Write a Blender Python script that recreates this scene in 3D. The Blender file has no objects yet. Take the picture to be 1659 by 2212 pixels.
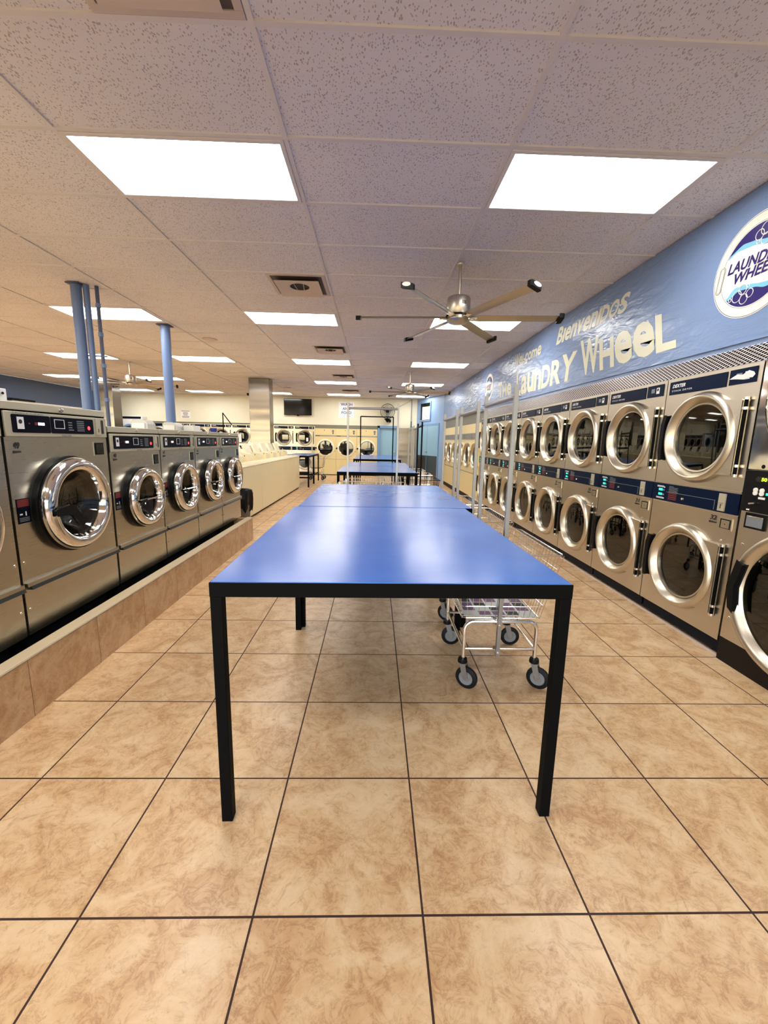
import bpy, math, random
from mathutils import Vector, Matrix
random.seed(7)
S = bpy.context.scene
COL = S.collection
PI = math.pi
R = math.radians
HC = 2.945            # ceiling height
GX, GY = -.5048, 1.9003   # ceiling grid origin
TS, TX, TY = .4904, .1633, .9664  # floor tiles

# ------------------------------------------------------------------ materials
class NT:
    def __init__(s, name):
        s.m = bpy.data.materials.new(name); s.m.use_nodes = True
        s.t = s.m.node_tree; s.n = s.t.nodes; s.l = s.t.links
        s.b = s.n['Principled BSDF']; s.out = s.n['Material Output']
    def node(s, typ, ins=None, **kw):
        n = s.n.new(typ)
        for k, v in kw.items(): setattr(n, k, v)
        for k, v in (ins or {}).items(): s.put(n.inputs[k], v)
        return n
    def put(s, sock, v):
        if hasattr(v, 'is_linked') or hasattr(v, 'links'): s.l.new(v, sock)
        else: sock.default_value = v
    def math(s, op, a, b=0.0, c=0.0):
        n = s.n.new('ShaderNodeMath'); n.operation = op
        for i, v in enumerate((a, b, c)): s.put(n.inputs[i], v)
        return n.outputs[0]
    def coord(s, kind='Object'): return s.n.new('ShaderNodeTexCoord').outputs[kind]
    def sep(s, v):
        n = s.n.new('ShaderNodeSeparateXYZ'); s.l.new(v, n.inputs[0]); return n.outputs
    def comb(s, x, y, z):
        n = s.n.new('ShaderNodeCombineXYZ')
        for i, v in enumerate((x, y, z)): s.put(n.inputs[i], v)
        return n.outputs[0]
    def noise(s, vec, scale, detail=3, rough=.5, dist=0.0):
        n = s.node('ShaderNodeTexNoise', {'Scale': scale, 'Detail': detail, 'Roughness': rough, 'Distortion': dist})
        s.l.new(vec, n.inputs['Vector']); return n.outputs['Fac']
    def ramp(s, fac, stops):
        n = s.n.new('ShaderNodeValToRGB'); s.l.new(fac, n.inputs[0])
        e = n.color_ramp.elements
        while len(e) < len(stops): e.new(.5)
        for i, (p, c) in enumerate(stops):
            e[i].position = p; e[i].color = (*c, 1) if len(c) == 3 else c
        return n.outputs[0]
    def mix(s, fac, a, b):
        n = s.n.new('ShaderNodeMix'); n.data_type = 'RGBA'
        s.put(n.inputs[0], fac)
        for i, v in ((6, a), (7, b)):
            s.put(n.inputs[i], (*v, 1) if isinstance(v, tuple) and len(v) == 3 else v)
        return n.outputs[2]
    def scale(s, vec, x, y, z):
        n = s.node('ShaderNodeMapping', {'Scale': (x, y, z)}); s.l.new(vec, n.inputs['Vector']); return n.outputs[0]
    def bump(s, h, strength=.2, dist=.01):
        n = s.node('ShaderNodeBump', {'Strength': strength, 'Distance': dist}); s.l.new(h, n.inputs['Height'])
        s.l.new(n.outputs[0], s.b.inputs['Normal'])
    def base(s, c): s.put(s.b.inputs['Base Color'], (*c, 1) if isinstance(c, tuple) and len(c) == 3 else c)

def srgb(r, g, b):
    f = lambda v: (v/255/12.92) if v/255 <= .04045 else ((v/255+.055)/1.055)**2.4
    return (f(r), f(g), f(b))
def simple(name, col, rough=.5, metal=0., spec=.5, coat=0.):
    t = NT(name); t.base(col)
    t.b.inputs['Roughness'].default_value = rough; t.b.inputs['Metallic'].default_value = metal
    t.b.inputs['Specular IOR Level'].default_value = spec
    t.b.inputs['Coat Weight'].default_value = coat
    return t.m
def steel(name, col, rough=.3, streak=(3, 3, 140), amt=.10, bump=0.0, bscale=(1.2, 1.2, 9)):
    t = NT(name); t.base(col); t.b.inputs['Metallic'].default_value = 1
    co = t.coord()
    n = t.noise(t.scale(co, *streak), 4, 2)
    t.put(t.b.inputs['Roughness'], t.math('MULTIPLY_ADD', n, amt, rough-amt/2))
    if bump:
        h = t.noise(t.scale(co, *bscale), 1.0, 1, .4)
        t.bump(h, bump, .05)
    return t.m
def emit(name, col, st):
    t = NT(name); t.base((0, 0, 0))
    t.put(t.b.inputs['Emission Color'], (*col, 1)); t.b.inputs['Emission Strength'].default_value = st
    return t.m
M = {}
M['steel'] = steel('brushed_steel_dryer', (.60, .55, .46), .30)
M['steel_w'] = steel('brushed_steel_washer', (.54, .515, .43), .29)
M['steel_wall'] = steel('stainless_sheet', (.21, .195, .18), .22, (2, 2, 60), .06, .35, (.4, .4, 3.2))
M['chrome'] = steel('polished_chrome', (.82, .80, .77), .07, (3, 3, 3), .04)
M['ring'] = steel('polished_ring_steel', (.64, .585, .475), .33, (3, 3, 3), .0)
M['nickel'] = steel('brushed_nickel', (.50, .46, .38), .34)
M['tube'] = simple('chrome_tube', (.75, .72, .68), .18, 1.)
M['galv'] = simple('satin_steel_tube', (.30, .295, .29), .4, .8)
M['drum'] = simple('dark_drum_steel', (.12, .11, .095), .35, .8)
M['black'] = simple('black_plastic', (.005, .005, .0055), .45, 0, .12)
M['rubber'] = simple('black_rubber', (.008, .008, .009), .6, 0, .2)
M['blackmetal'] = simple('black_painted_metal', (.003, .003, .0033), .55, 0, .05)
M['darkbase'] = simple('dark_brown_kick_plate', (.010, .006, .005), .55, 0, .2)
M['slate'] = simple('dark_slate_base', (.006, .008, .013), .5, 0, .1)
M['navy'] = simple('navy_label_panel', (.002, .008, .028), .3, 0, .08)
M['navy_w'] = simple('black_control_panel', (.002, .003, .009), .3, 0, .08)
M['white'] = simple('white_plastic', (.78, .77, .74), .45)
M['print'] = simple('white_print', (.72, .73, .74), .5)
M['greyprint'] = simple('grey_print', (.16, .18, .20), .5)
M['ink'] = simple('black_ink', (.01, .01, .012), .6)
M['red'] = simple('dark_red_print', (.14, .012, .012), .5)
M['greyplate'] = simple('light_grey_panel', srgb(178, 172, 150), .42, .25)
M['cream'] = simple('cream_enamel_washer', srgb(232, 220, 180), .32)
M['cream_l'] = simple('pale_cream_enamel', srgb(240, 232, 202), .3)
M['yellow'] = simple('yellow_cream_enamel', srgb(224, 206, 152), .35)
M['bluedoor'] = simple('pale_blue_paint', srgb(140, 180, 205), .45)
M['bluetrim'] = simple('blue_trim_paint', srgb(112, 152, 196), .45)
M['bluepost'] = simple('blue_post_paint', srgb(98, 122, 166), .4)
M['bluepipe'] = simple('dark_blue_pipe_paint', srgb(70, 80, 110), .45)
M['tan'] = simple('tan_edge_trim', srgb(214, 190, 150), .3)
M['whitemetal'] = simple('white_painted_metal', srgb(205, 190, 178), .5)
M['pinkcloth'] = simple('pink_cloth', srgb(226, 170, 176), .8)
M['whitecloth'] = simple('white_cloth', srgb(235, 232, 226), .8)
M['blueplastic'] = simple('royal_blue_plastic', srgb(35, 50, 140), .4)
M['greybox'] = simple('grey_box_plastic', srgb(196, 196, 190), .5)
M['tyre'] = simple('grey_black_tyre', (.007, .007, .008), .55, 0, .2)
M['hub'] = simple('grey_wheel_hub', srgb(128, 128, 128), .45)
M['lettercream'] = simple('cream_wall_lettering', srgb(222, 222, 196), .35)
M['signwhite'] = simple('sign_white', srgb(236, 236, 236), .5)
M['signblue'] = simple('sign_blue_lettering', srgb(50, 88, 160), .5)
M['logonavy'] = simple('emblem_navy', srgb(32, 18, 98), .4)
M['logocyan'] = simple('emblem_light_blue', srgb(120, 188, 212), .4)
M['logocream'] = simple('emblem_cream', srgb(238, 230, 215), .4)
M['tvglass'] = simple('tv_black_glass', (.004, .004, .005), .12)
M['bag'] = simple('black_bin_bag', (.006, .006, .006), .35, 0, .2)
M['can'] = simple('grey_bin_plastic', srgb(92, 88, 78), .5)
M['handle'] = simple('dark_handle_strip', (.05, .052, .044), .25, .8)
M['lit_white'] = emit('lit_white_digit', (1, .9, .8), 1.6)
M['lit_red'] = emit('lit_red_lamp', (1, .03, .04), 2.2)
M['lit_green'] = emit('lit_green_display', (.03, .75, .5), .9)
M['lit_lime'] = emit('lit_lime_digit', (.55, 1, .02), 1.6)
M['purple'] = simple('purple_print', srgb(96, 60, 100), .5)
M['recess'] = simple('shadowy_duct_metal', srgb(84, 72, 64), .6)  # vent metal darkened: the recess shade is put into the colour
M['gasket'] = simple('black_gasket', (.004, .004, .004), .4, 0, .25)
M['greenpaint'] = simple('pale_grey_soffit', srgb(118, 116, 104), .5)

def glass(name, tint, gl=.04):
    t = NT(name); n = t.n
    tr = t.node('ShaderNodeBsdfTransparent', {'Color': (*tint, 1)})
    g = t.node('ShaderNodeBsdfGlossy', {'Color': (.95, .95, .92, 1), 'Roughness': .02})
    lw = t.node('ShaderNodeLayerWeight', {'Blend': .5})
    f5 = t.math('MULTIPLY', t.math('POWER', lw.outputs['Facing'], 4.0), .55)
    mx = t.node('ShaderNodeMixShader')
    t.l.new(t.math('ADD', f5, gl), mx.inputs[0]); t.l.new(tr.outputs[0], mx.inputs[1]); t.l.new(g.outputs[0], mx.inputs[2])
    t.l.new(mx.outputs[0], t.out.inputs[0]); t.n.remove(t.b)
    return t.m
M['dryerglass'] = glass('smoked_door_glass', (.16, .15, .12), .07)
M['washerglass'] = glass('clear_door_glass', (.5, .5, .45), .07)
M['windowglass'] = glass('window_glass', (.9, .93, .95))

def floor_mat(name='ceramic_floor_tile', sx=TS, sy=TS, ox=TX, oy=TY, dark=1.0, axes='xy'):
    t = NT(name); co = t.coord(); p = t.sep(co)
    X = p[0]; Y = p[1]
    if axes == 'yz': X = p[1]; Y = p[2]
    u = t.math('DIVIDE', t.math('SUBTRACT', X, ox), sx); v = t.math('DIVIDE', t.math('SUBTRACT', Y, oy), sy)
    fu = t.math('FRACT', u); fv = t.math('FRACT', v)
    du = t.math('MULTIPLY', t.math('MINIMUM', fu, t.math('SUBTRACT', 1, fu)), sx)
    dv = t.math('MULTIPLY', t.math('MINIMUM', fv, t.math('SUBTRACT', 1, fv)), sy)
    d = t.math('MINIMUM', du, dv) if axes == 'xy' else du
    gw = .0032 if axes == 'xy' else .0014
    grout = t.math('LESS_THAN', d, gw)
    idx = t.math('ADD', t.math('MULTIPLY', t.math('FLOOR', u), 7.31), t.math('MULTIPLY', t.math('FLOOR', v), 3.77))
    off = t.comb(idx, t.math('MULTIPLY', idx, 1.7), t.math('MULTIPLY', idx, .6))
    va = t.node('ShaderNodeVectorMath', operation='ADD'); t.l.new(co, va.inputs[0]); t.l.new(off, va.inputs[1])
    vec = va.outputs[0]
    n1 = t.noise(vec, 5.5, 6, .62, 1.2); n2 = t.noise(vec, 17, 8, .72, .8); n3 = t.noise(vec, 2.2, 2)
    c1 = t.ramp(n1, [(.33, srgb(200, 158, 112)), (.5, srgb(217, 181, 135)), (.68, srgb(228, 198, 156))])
    vein = t.math('ABSOLUTE', t.math('SUBTRACT', n2, .5))
    vm = t.ramp(vein, [(.0, (1, 1, 1)), (.028, (.25, .25, .25)), (.08, (0, 0, 0))])
    vm2 = t.math('MULTIPLY', vm, t.ramp(n1, [(.4, (.85, .85, .85)), (.62, (.12, .12, .12))]))
    c2 = t.mix(t.math('MULTIPLY', vm2, .75), c1, srgb(158, 112, 74))
    n4 = t.noise(vec, 11, 7, .8, 2.0)
    blot = t.ramp(n4, [(.30, (1, 1, 1)), (.46, (0, 0, 0))])
    c2 = t.mix(t.math('MULTIPLY', blot, .75), c2, srgb(160, 112, 74))
    c3 = t.mix(grout, c2, srgb(58, 34, 22))
    if dark != 1.0:
        c3 = t.mix(1 - dark, c3, srgb(120, 84, 55))
    t.base(c3)
    t.put(t.b.inputs['Roughness'], t.math('MULTIPLY_ADD', grout, .4, t.math('MULTIPLY_ADD', n2, .18, .24)))
    t.b.inputs['Specular IOR Level'].default_value = .45
    h = t.math('SUBTRACT', t.math('MULTIPLY', n2, .25), t.math('MULTIPLY', grout, 1.0))
    t.bump(h, .25, .004)
    return t.m
M['floor'] = floor_mat()
M['curb'] = floor_mat('brown_curb_tile', .49, 1.0, .36, -.5, .62, 'yz')

def ceiling_mat():
    t = NT('fissured_ceiling_tile'); co = t.coord()
    base = srgb(214, 200, 190)
    n = t.noise(co, 90, 4, .7); w = t.noise(co, 26, 3, .6, 1.5)
    v = t.node('ShaderNodeTexVoronoi', {'Scale': 105, 'Randomness': 1.0}); t.l.new(t.scale(co, 1.0, .55, 1), v.inputs['Vector'])
    sp = t.math('LESS_THAN', v.outputs['Distance'], t.math('MULTIPLY_ADD', w, .75, -.10))
    big = t.noise(co, 1.1, 2)
    c = t.ramp(big, [(.3, srgb(226, 224, 226)), (.7, srgb(233, 231, 232))])
    c = t.mix(t.math('MULTIPLY', sp, .52), c, srgb(120, 98, 92))
    t.base(c); t.b.inputs['Roughness'].default_value = .85
    t.b.inputs['Specular IOR Level'].default_value = .15
    t.bump(t.math('SUBTRACT', t.math('MULTIPLY', n, .5), sp), .5, .003)
    return t.m
M['ceil'] = ceiling_mat()
M['tbar'] = simple('ceiling_grid_bar', srgb(222, 218, 216), .6)

def wallpaint(name, col, bump=.12, rough=.38, sc=(1, 1, 1), nscale=7):
    t = NT(name); co = t.coord(); n = t.noise(t.scale(co, *sc), nscale, 4, .55, .6)
    c = t.ramp(t.noise(co, 1.3, 3), [(.3, tuple(x*.95 for x in col)), (.7, tuple(min(1, x*1.04) for x in col))])
    t.base(c); t.b.inputs['Roughness'].default_value = rough
    t.bump(n, bump, .02)
    return t.m
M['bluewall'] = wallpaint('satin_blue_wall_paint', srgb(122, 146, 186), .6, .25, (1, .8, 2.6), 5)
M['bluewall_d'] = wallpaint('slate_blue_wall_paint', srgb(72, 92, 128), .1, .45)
M['creamwall'] = wallpaint('off_white_wall_paint', srgb(226, 224, 202), .06, .5)
M['diagwall'] = wallpaint('light_blue_wall_paint', srgb(140, 170, 210), .06, .45)

def tabletop_mat():
    t = NT('blue_laminate'); co = t.coord()
    n = t.noise(co, 3.0, 3, .5, .3); f = t.noise(t.scale(co, 2, 9, 2), 3, 5, .6)
    t.base(t.ramp(n, [(.3, srgb(48, 104, 192)), (.7, srgb(58, 116, 202))]))
    t.put(t.b.inputs['Roughness'], t.math('MULTIPLY_ADD', f, .08, .17))
    t.b.inputs['Specular IOR Level'].default_value = .75
    t.bump(t.noise(t.scale(co, 1, 1, 1), 5, 3, .5), .045, .01)
    return t.m
M['bluetop'] = tabletop_mat()

def mesh_grille_mat():
    # expanded-metal diamonds with open holes
    t = NT('expanded_metal_grille'); co = t.coord(); p = t.sep(co)
    a = t.math('DIVIDE', p[1], .040); b = t.math('DIVIDE', p[2], .019)
    s1 = t.math('FRACT', t.math('ADD', a, b)); s2 = t.math('FRACT', t.math('SUBTRACT', a, b))
    e1 = t.math('ABSOLUTE', t.math('SUBTRACT', s1, .5)); e2 = t.math('ABSOLUTE', t.math('SUBTRACT', s2, .5))
    w = t.math('GREATER_THAN', t.math('MAXIMUM', e1, e2), .385)
    t.base(srgb(215, 208, 208)); t.b.inputs['Roughness'].default_value = .4; t.b.inputs['Metallic'].default_value = .2
    tr = t.node('ShaderNodeBsdfTransparent'); mx = t.node('ShaderNodeMixShader')
    t.l.new(w, mx.inputs[0]); t.l.new(tr.outputs[0], mx.inputs[1]); t.l.new(t.b.outputs[0], mx.inputs[2])
    t.l.new(mx.outputs[0], t.out.inputs[0])
    return t.m
M['grille'] = mesh_grille_mat()
def perf_mat():
    t = NT('perforated_drum_steel'); co = t.coord()
    v = t.node('ShaderNodeTexVoronoi', {'Scale': 45, 'Randomness': .15}); t.l.new(co, v.inputs['Vector'])
    h = t.math('LESS_THAN', v.outputs['Distance'], .16)
    t.base(t.mix(h, (.42, .40, .36), (.02, .02, .02))); t.b.inputs['Metallic'].default_value = 1
    t.b.inputs['Roughness'].default_value = .25
    return t.m
M['perf'] = perf_mat()
def diffuser_mat():
    t = NT('prismatic_light_diffuser'); co = t.coord(); p = t.sep(co)
    t.base((.8, .8, .8))
    fx = t.math('ABSOLUTE', t.math('SUBTRACT', t.math('FRACT', t.math('MULTIPLY', p[0], 60)), .5))
    fy = t.math('ABSOLUTE', t.math('SUBTRACT', t.math('FRACT', t.math('MULTIPLY', p[1], 60)), .5))
    g = t.math('GREATER_THAN', t.math('MAXIMUM', fx, fy), .42)
    t.put(t.b.inputs['Emission Color'], (1.0, .975, .945, 1))
    t.put(t.b.inputs['Emission Strength'], t.math('MULTIPLY_ADD', g, -2.0, 8.5))
    return t.m
M['diffuser'] = diffuser_mat()

# ------------------------------------------------------------------ mesh builder
class MB:
    def __init__(s): s.v = []; s.f = []; s.mi = []; s.k = 0
    def mat(s, k): s.k = k; return s
    def add(s, vs, fs):
        o = len(s.v); s.v += [tuple(v) for v in vs]
        for f in fs: s.f.append([i+o for i in f]); s.mi.append(s.k)
        return s
    def box(s, x0, x1, y0, y1, z0, z1):
        vs = [(x, y, z) for z in (z0, z1) for y in (y0, y1) for x in (x0, x1)]
        return s.add(vs, [(0, 2, 3, 1), (4, 5, 7, 6), (0, 1, 5, 4), (2, 6, 7, 3), (0, 4, 6, 2), (1, 3, 7, 5)])
    def bar(s, p0, p1, r, n=8, r1=None, caps=True, sq=False):
        p0 = Vector(p0); p1 = Vector(p1); d = (p1-p0)
        if d.length < 1e-6: return s
        d.normalize()
        up = Vector((0, 0, 1)) if abs(d.z) < .95 else Vector((1, 0, 0))
        a = d.cross(up).normalized(); b = d.cross(a).normalized()
        if sq: n = 4
        r1 = r if r1 is None else r1
        vs = []
        for p, q in ((p0, r), (p1, r1)):
            for i in range(n):
                t = 2*PI*(i+.5)/n; k = q*(math.sqrt(2) if sq else 1)
                vs.append(p+a*math.cos(t)*k+b*math.sin(t)*k)
        fs = [(i, i+n, (i+1) % n+n, (i+1) % n) for i in range(n)]
        if caps: fs += [tuple(range(n)), tuple(range(2*n-1, n-1, -1))]
        return s.add(vs, fs)
    def tube(s, pts, r, n=8, closed=False):
        pts = [Vector(p) for p in pts]; L = len(pts); rings = []
        prev = None
        for i, p in enumerate(pts):
            if closed: d = pts[(i+1) % L]-pts[i-1]
            else: d = pts[min(i+1, L-1)]-pts[max(i-1, 0)]
            d.normalize()
            if prev is None:
                up = Vector((0, 0, 1)) if abs(d.z) < .9 else Vector((1, 0, 0)); a = d.cross(up).normalized()
            else: a = (prev-d*prev.dot(d)).normalized()
            prev = a; b = d.cross(a)
            rings.append([p+a*math.cos(2*PI*k/n)*r+b*math.sin(2*PI*k/n)*r for k in range(n)])
        vs = [v for g in rings for v in g]; fs = []
        for i in range(L if closed else L-1):
            j = (i+1) % L
            for k in range(n): fs.append((i*n+k, i*n+(k+1) % n, j*n+(k+1) % n, j*n+k))
        if not closed: fs += [tuple(range(n-1, -1, -1)), tuple((L-1)*n+k for k in range(n))]
        return s.add(vs, fs)
    def lathe(s, prof, c=(0, 0, 0), axis='y', n=48, sq=1.0):
        """prof: (r, h) along axis; axis y or z; closed to a point when r==0"""
        vs = []; fs = []; rows = []
        for r, h in prof:
            row = []
            if r <= 1e-6: pts = [(0, 0)]
            else: pts = [(r*math.cos(2*PI*i/n), r*math.sin(2*PI*i/n)) for i in range(n)]
            for a, b in pts:
                row.append(len(vs))
                if axis == 'y': vs.append((c[0]+a, c[1]+h, c[2]+b*sq))
                elif axis == 'z': vs.append((c[0]+a, c[1]+b, c[2]+h))
                else: vs.append((c[0]+h, c[1]+a, c[2]+b))
            rows.append(row)
        for A, B in zip(rows, rows[1:]):
            if len(A) == 1 and len(B) == 1: continue
            for i in range(n):
                j = (i+1) % n
                if len(A) == 1: fs.append((A[0], B[i], B[j]))
                elif len(B) == 1: fs.append((A[i], B[0], A[j]))
                else: fs.append((A[i], B[i], B[j], A[j]))
        return s.add(vs, fs)
    def prism(s, pts, y0, y1, axis='y'):
        """2D polygon pts extruded along axis"""
        def P(a, b, h):
            return {'y': (a, h, b), 'x': (h, a, b), 'z': (a, b, h)}[axis]
        n = len(pts); vs = [P(a, b, y0) for a, b in pts]+[P(a, b, y1) for a, b in pts]
        fs = [tuple(range(n)), tuple(range(2*n-1, n-1, -1))]+[(i, (i+1) % n, (i+1) % n+n, i+n) for i in range(n)]
        return s.add(vs, fs)
    def plate(s, x0, x1, z0, z1, y0, y1, holes, n=48):
        """upright sheet in XZ from y0 (front) to y1 with round holes (cx, cz, r)"""
        holes = sorted(holes, key=lambda h: h[1]); zc = z0
        def rect(a, b, c, d):
            if b-a > 1e-5 and d-c > 1e-5:
                s.add([(a, y0, c), (b, y0, c), (b, y0, d), (a, y0, d)], [(0, 1, 2, 3)])
        for cx, cz, r in holes:
            h = r*1.02
            rect(x0, x1, zc, cz-h); rect(x0, cx-h, cz-h, cz+h); rect(cx+h, x1, cz-h, cz+h); zc = cz+h
            vs = []; fs = []
            for i in range(n):
                t = 2*PI*i/n; c, q = math.cos(t), math.sin(t); k = h/max(abs(c), abs(q))
                vs += [(cx+c*k, y0, cz+q*k), (cx+c*r, y0, cz+q*r), (cx+c*r, y1, cz+q*r)]
            for i in range(n):
                a = 3*i; b = 3*((i+1) % n)
                fs += [(a, b, b+1, a+1), (a+1, b+1, b+2, a+2)]
            s.add(vs, fs)
        rect(x0, x1, zc, z1)
        return s
    def flat(s, vs2, fs2, fn):
        return s.add([fn(a, b) for a, b in vs2], fs2)
    def build(s, name, mats, parent=None, bevel=0, smooth=True, angle=35, matrix=None):
        me = bpy.data.meshes.new(name); me.from_pydata(s.v, [], s.f); me.validate()
        if not isinstance(mats, (list, tuple)): mats = [mats]
        for m in mats: me.materials.append(M[m] if isinstance(m, str) else m)
        if len(me.polygons) == len(s.mi): me.polygons.foreach_set('material_index', s.mi)
        if smooth:
            me.shade_smooth(); me.set_sharp_from_angle(angle=R(angle))
        o = bpy.data.objects.new(name, me); COL.objects.link(o)
        if parent: o.parent = parent
        if bevel:
            b = o.modifiers.new('edge', 'BEVEL'); b.width = bevel; b.segments = 2; b.limit_method = 'ANGLE'; b.angle_limit = R(50)
            b.harden_normals = False
        return o

def tag(o, label=None, cat=None, group=None, kind=None):
    if label: o['label'] = label
    if cat: o['category'] = cat
    if group: o['group'] = group
    if kind: o['kind'] = kind
    return o
def thing(name, label, cat, loc=(0, 0, 0), rz=0, group=None):
    o = bpy.data.objects.new(name, None); COL.objects.link(o); o.empty_display_size = .1
    o.location = loc; o.rotation_euler = (0, 0, rz)
    return tag(o, label, cat, group)
KIDS = lambda o: [c for c in bpy.data.objects if c.parent == o]
def dup(root, loc, rz=None, label=None, group=None):
    r = root.copy(); COL.objects.link(r); r.location = loc
    if rz is not None: r.rotation_euler = (0, 0, rz)
    if label: r['label'] = label
    if group: r['group'] = group
    for ch in KIDS(root):
        if ch.get('own'): continue
        c = ch.copy(); COL.objects.link(c); c.parent = r
        for g in KIDS(ch):
            d = g.copy(); COL.objects.link(d); d.parent = c
    return r
def structure(mb, name, mats, **k):
    o = mb.build(name, mats, **k); o['kind'] = 'structure'; return o

_tc = {}
def text_box(s):
    cu = bpy.data.curves.new('tmp', 'FONT'); cu.body = s; cu.size = 1; cu.resolution_u = 3
    ob = bpy.data.objects.new('tmp', cu); COL.objects.link(ob); bpy.context.view_layer.update()
    dg = bpy.context.evaluated_depsgraph_get(); me = ob.evaluated_get(dg).to_mesh(); vs = [v.co.copy() for v in me.vertices]
    ob.evaluated_get(dg).to_mesh_clear(); bpy.data.objects.remove(ob); bpy.data.curves.remove(cu)
    return min(v.x for v in vs), max(v.x for v in vs), min(v.y for v in vs), max(v.y for v in vs)
def text2d(s, bold=0.0, shear=0.0, spacing=1.0):
    """text outline as flat mesh normalised so the cap box runs 0..1 in both directions"""
    key = (s, bold, shear, spacing)
    if key in _tc: return _tc[key]
    cu = bpy.data.curves.new('tmp', 'FONT'); cu.body = s; cu.size = 1; cu.offset = bold; cu.shear = shear
    cu.space_character = spacing; cu.fill_mode = 'BOTH'; cu.resolution_u = 3
    ob = bpy.data.objects.new('tmp', cu); COL.objects.link(ob)
    bpy.context.view_layer.update()
    dg = bpy.context.evaluated_depsgraph_get(); me = ob.evaluated_get(dg).to_mesh()
    vs = [(v.co.x, v.co.y) for v in me.vertices]; fs = [tuple(p.vertices) for p in me.polygons]
    ob.evaluated_get(dg).to_mesh_clear(); bpy.data.objects.remove(ob); bpy.data.curves.remove(cu)
    used = sorted({i for f_ in fs for i in f_ if len(f_) > 2}); xs = sorted(vs[i][0] for i in used); ys_ = sorted(vs[i][1] for i in used)
    x0, x1, y0, y1 = xs[0], xs[-1], ys_[0], ys_[-1]
    if bold > 0 and len(s) == 1:      # size by the plain outline, so sharp joints of the bold one do not count
        p0 = text_box(s); x0, x1, y0, y1 = p0[0]-bold, p0[1]+bold, p0[2]-bold, p0[3]+bold
    vs = [((a-x0)/(x1-x0), (b-y0)/(y1-y0)) for a, b in vs]
    _tc[key] = (vs, fs, (x1-x0)/(y1-y0)); return _tc[key]
def put_text(mb, s, x0, x1, z0, z1, y, bold=.02, shear=0., spacing=1.):
    """on a front facing -Y"""
    vs, fs, _ = text2d(s, bold, shear, spacing)
    mb.flat(vs, fs, lambda a, b: (x0+a*(x1-x0), y, z0+b*(z1-z0)))
def card(mb, x0, x1, z0, z1, y, t=.001):
    mb.box(x0, x1, y, y+t, z0, z1)

# ------------------------------------------------------------------ room
XL, XR, YB, YF = -10.3, 3.2, -3.6, 16.95
structure(MB().box(XL, XR, YB, YF, -.1, 0), 'floor', 'floor', smooth=False)
structure(MB().box(XL, XR, YB, YF, HC+.006, HC+.1), 'ceiling', 'ceil', smooth=False)
g = MB()
i = -9
while GX+1.2192*i < XR:
    x = GX+1.2192*i
    if x > XL: g.box(x-.012, x+.012, YB, YF, HC-.004, HC+.006)
    i += 1
j = -9
while GY+.6096*j < YF:
    y = GY+.6096*j
    if y > YB: g.box(XL, XR, y-.012, y+.012, HC-.0035, HC+.006)
    j += 1
structure(g, 'trim_1', 'tbar', smooth=False)
lw = MB().box(XL-.1, XL, YB, YF, 0, .6).box(XL-.1, XL, YB, YF, 2.65, HC).box(XL-.1, XL, YB, -2.6, .6, 2.65).box(XL-.1, XL, 2.5, 2.8, .6, 2.65).box(XL-.1, XL, 7.9, YF, .6, 2.65)
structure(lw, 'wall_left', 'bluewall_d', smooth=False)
for n, (a, b_) in enumerate(((-2.6, 2.5), (2.8, 7.9))):
    f = MB().box(XL-.07, XL-.02, a, b_, .6, .66).box(XL-.07, XL-.02, a, b_, 2.59, 2.65)
    for y_ in (a, (a+b_)/2-.025, b_-.05): f.box(XL-.07, XL-.02, y_, y_+.05, .66, 2.59)
    w = structure(f, 'window_%d' % (n+6), 'whitemetal', smooth=False)
    MB().box(XL-.05, XL-.045, a+.05, b_-.05, .66, 2.59).build('window_pane', 'windowglass', w, smooth=False)
structure(MB().box(XR, XR+.1, YB, YF, 0, HC), 'wall_right', 'bluewall', smooth=False)
structure(MB().box(XL, XR, YF, YF+.1, 0, HC), 'wall_far', 'creamwall', smooth=False)
# wall behind the camera with shop windows
b = MB()
b.box(XL, XR, YB-.1, YB, 0, .5).box(XL, XR, YB-.1, YB, 2.6, HC)
wx = [XL, -8.6, -5.9, -5.6, -2.9, -2.6, .1, .4, 2.3, XR]
for k in range(0, len(wx), 2): b.box(wx[k], wx[k+1], YB-.1, YB, .5, 2.6)
structure(b, 'wall_rear', 'creamwall', smooth=False)
for n, k in enumerate(range(1, len(wx)-1, 2)):
    x0, x1 = wx[k], wx[k+1]
    f = MB().box(x0, x1, YB-.07, YB-.02, .5, .56).box(x0, x1, YB-.07, YB-.02, 2.54, 2.6).box(x0, x0+.05, YB-.07, YB-.02, .56, 2.54).box(x1-.05, x1, YB-.07, YB-.02, .56, 2.54)
    w = structure(f, 'window_%d' % (n+2), 'whitemetal', smooth=False)
    MB().box(x0+.05, x1-.05, YB-.05, YB-.045, .56, 2.54).build('window_pane', 'windowglass', w, smooth=False)

# blue fascia above the right-hand dryers (bottom edge rises slightly towards the far end)
BFAR = 16.1
fz = [(1.2, 1.978), (2.5, 1.986), (8.0, 2.038), (14.25, 2.085)]
pts = [(-3.6, 1.975)]+fz+[(14.25, HC), (-3.6, HC)]
structure(MB().prism(pts, 2.34, 3.2, 'x'), 'trim_2', 'bluewall', smooth=False)
lip = [(-3.6, 2.018)]+[(y, z+.046) for y, z in fz]
lip2 = lip+[(y, z-.010) for y, z in reversed(lip)]
structure(MB().prism(lip2, 2.328, 2.342, 'x'), 'trim_3', 'bluewall', bevel=.003)
# grey soffit behind / above yellow machines on the right
structure(MB().box(2.39, 3.19, 8.9, 14.2, 1.80, 2.07), 'trim_4', 'greenpaint', smooth=False)
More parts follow.
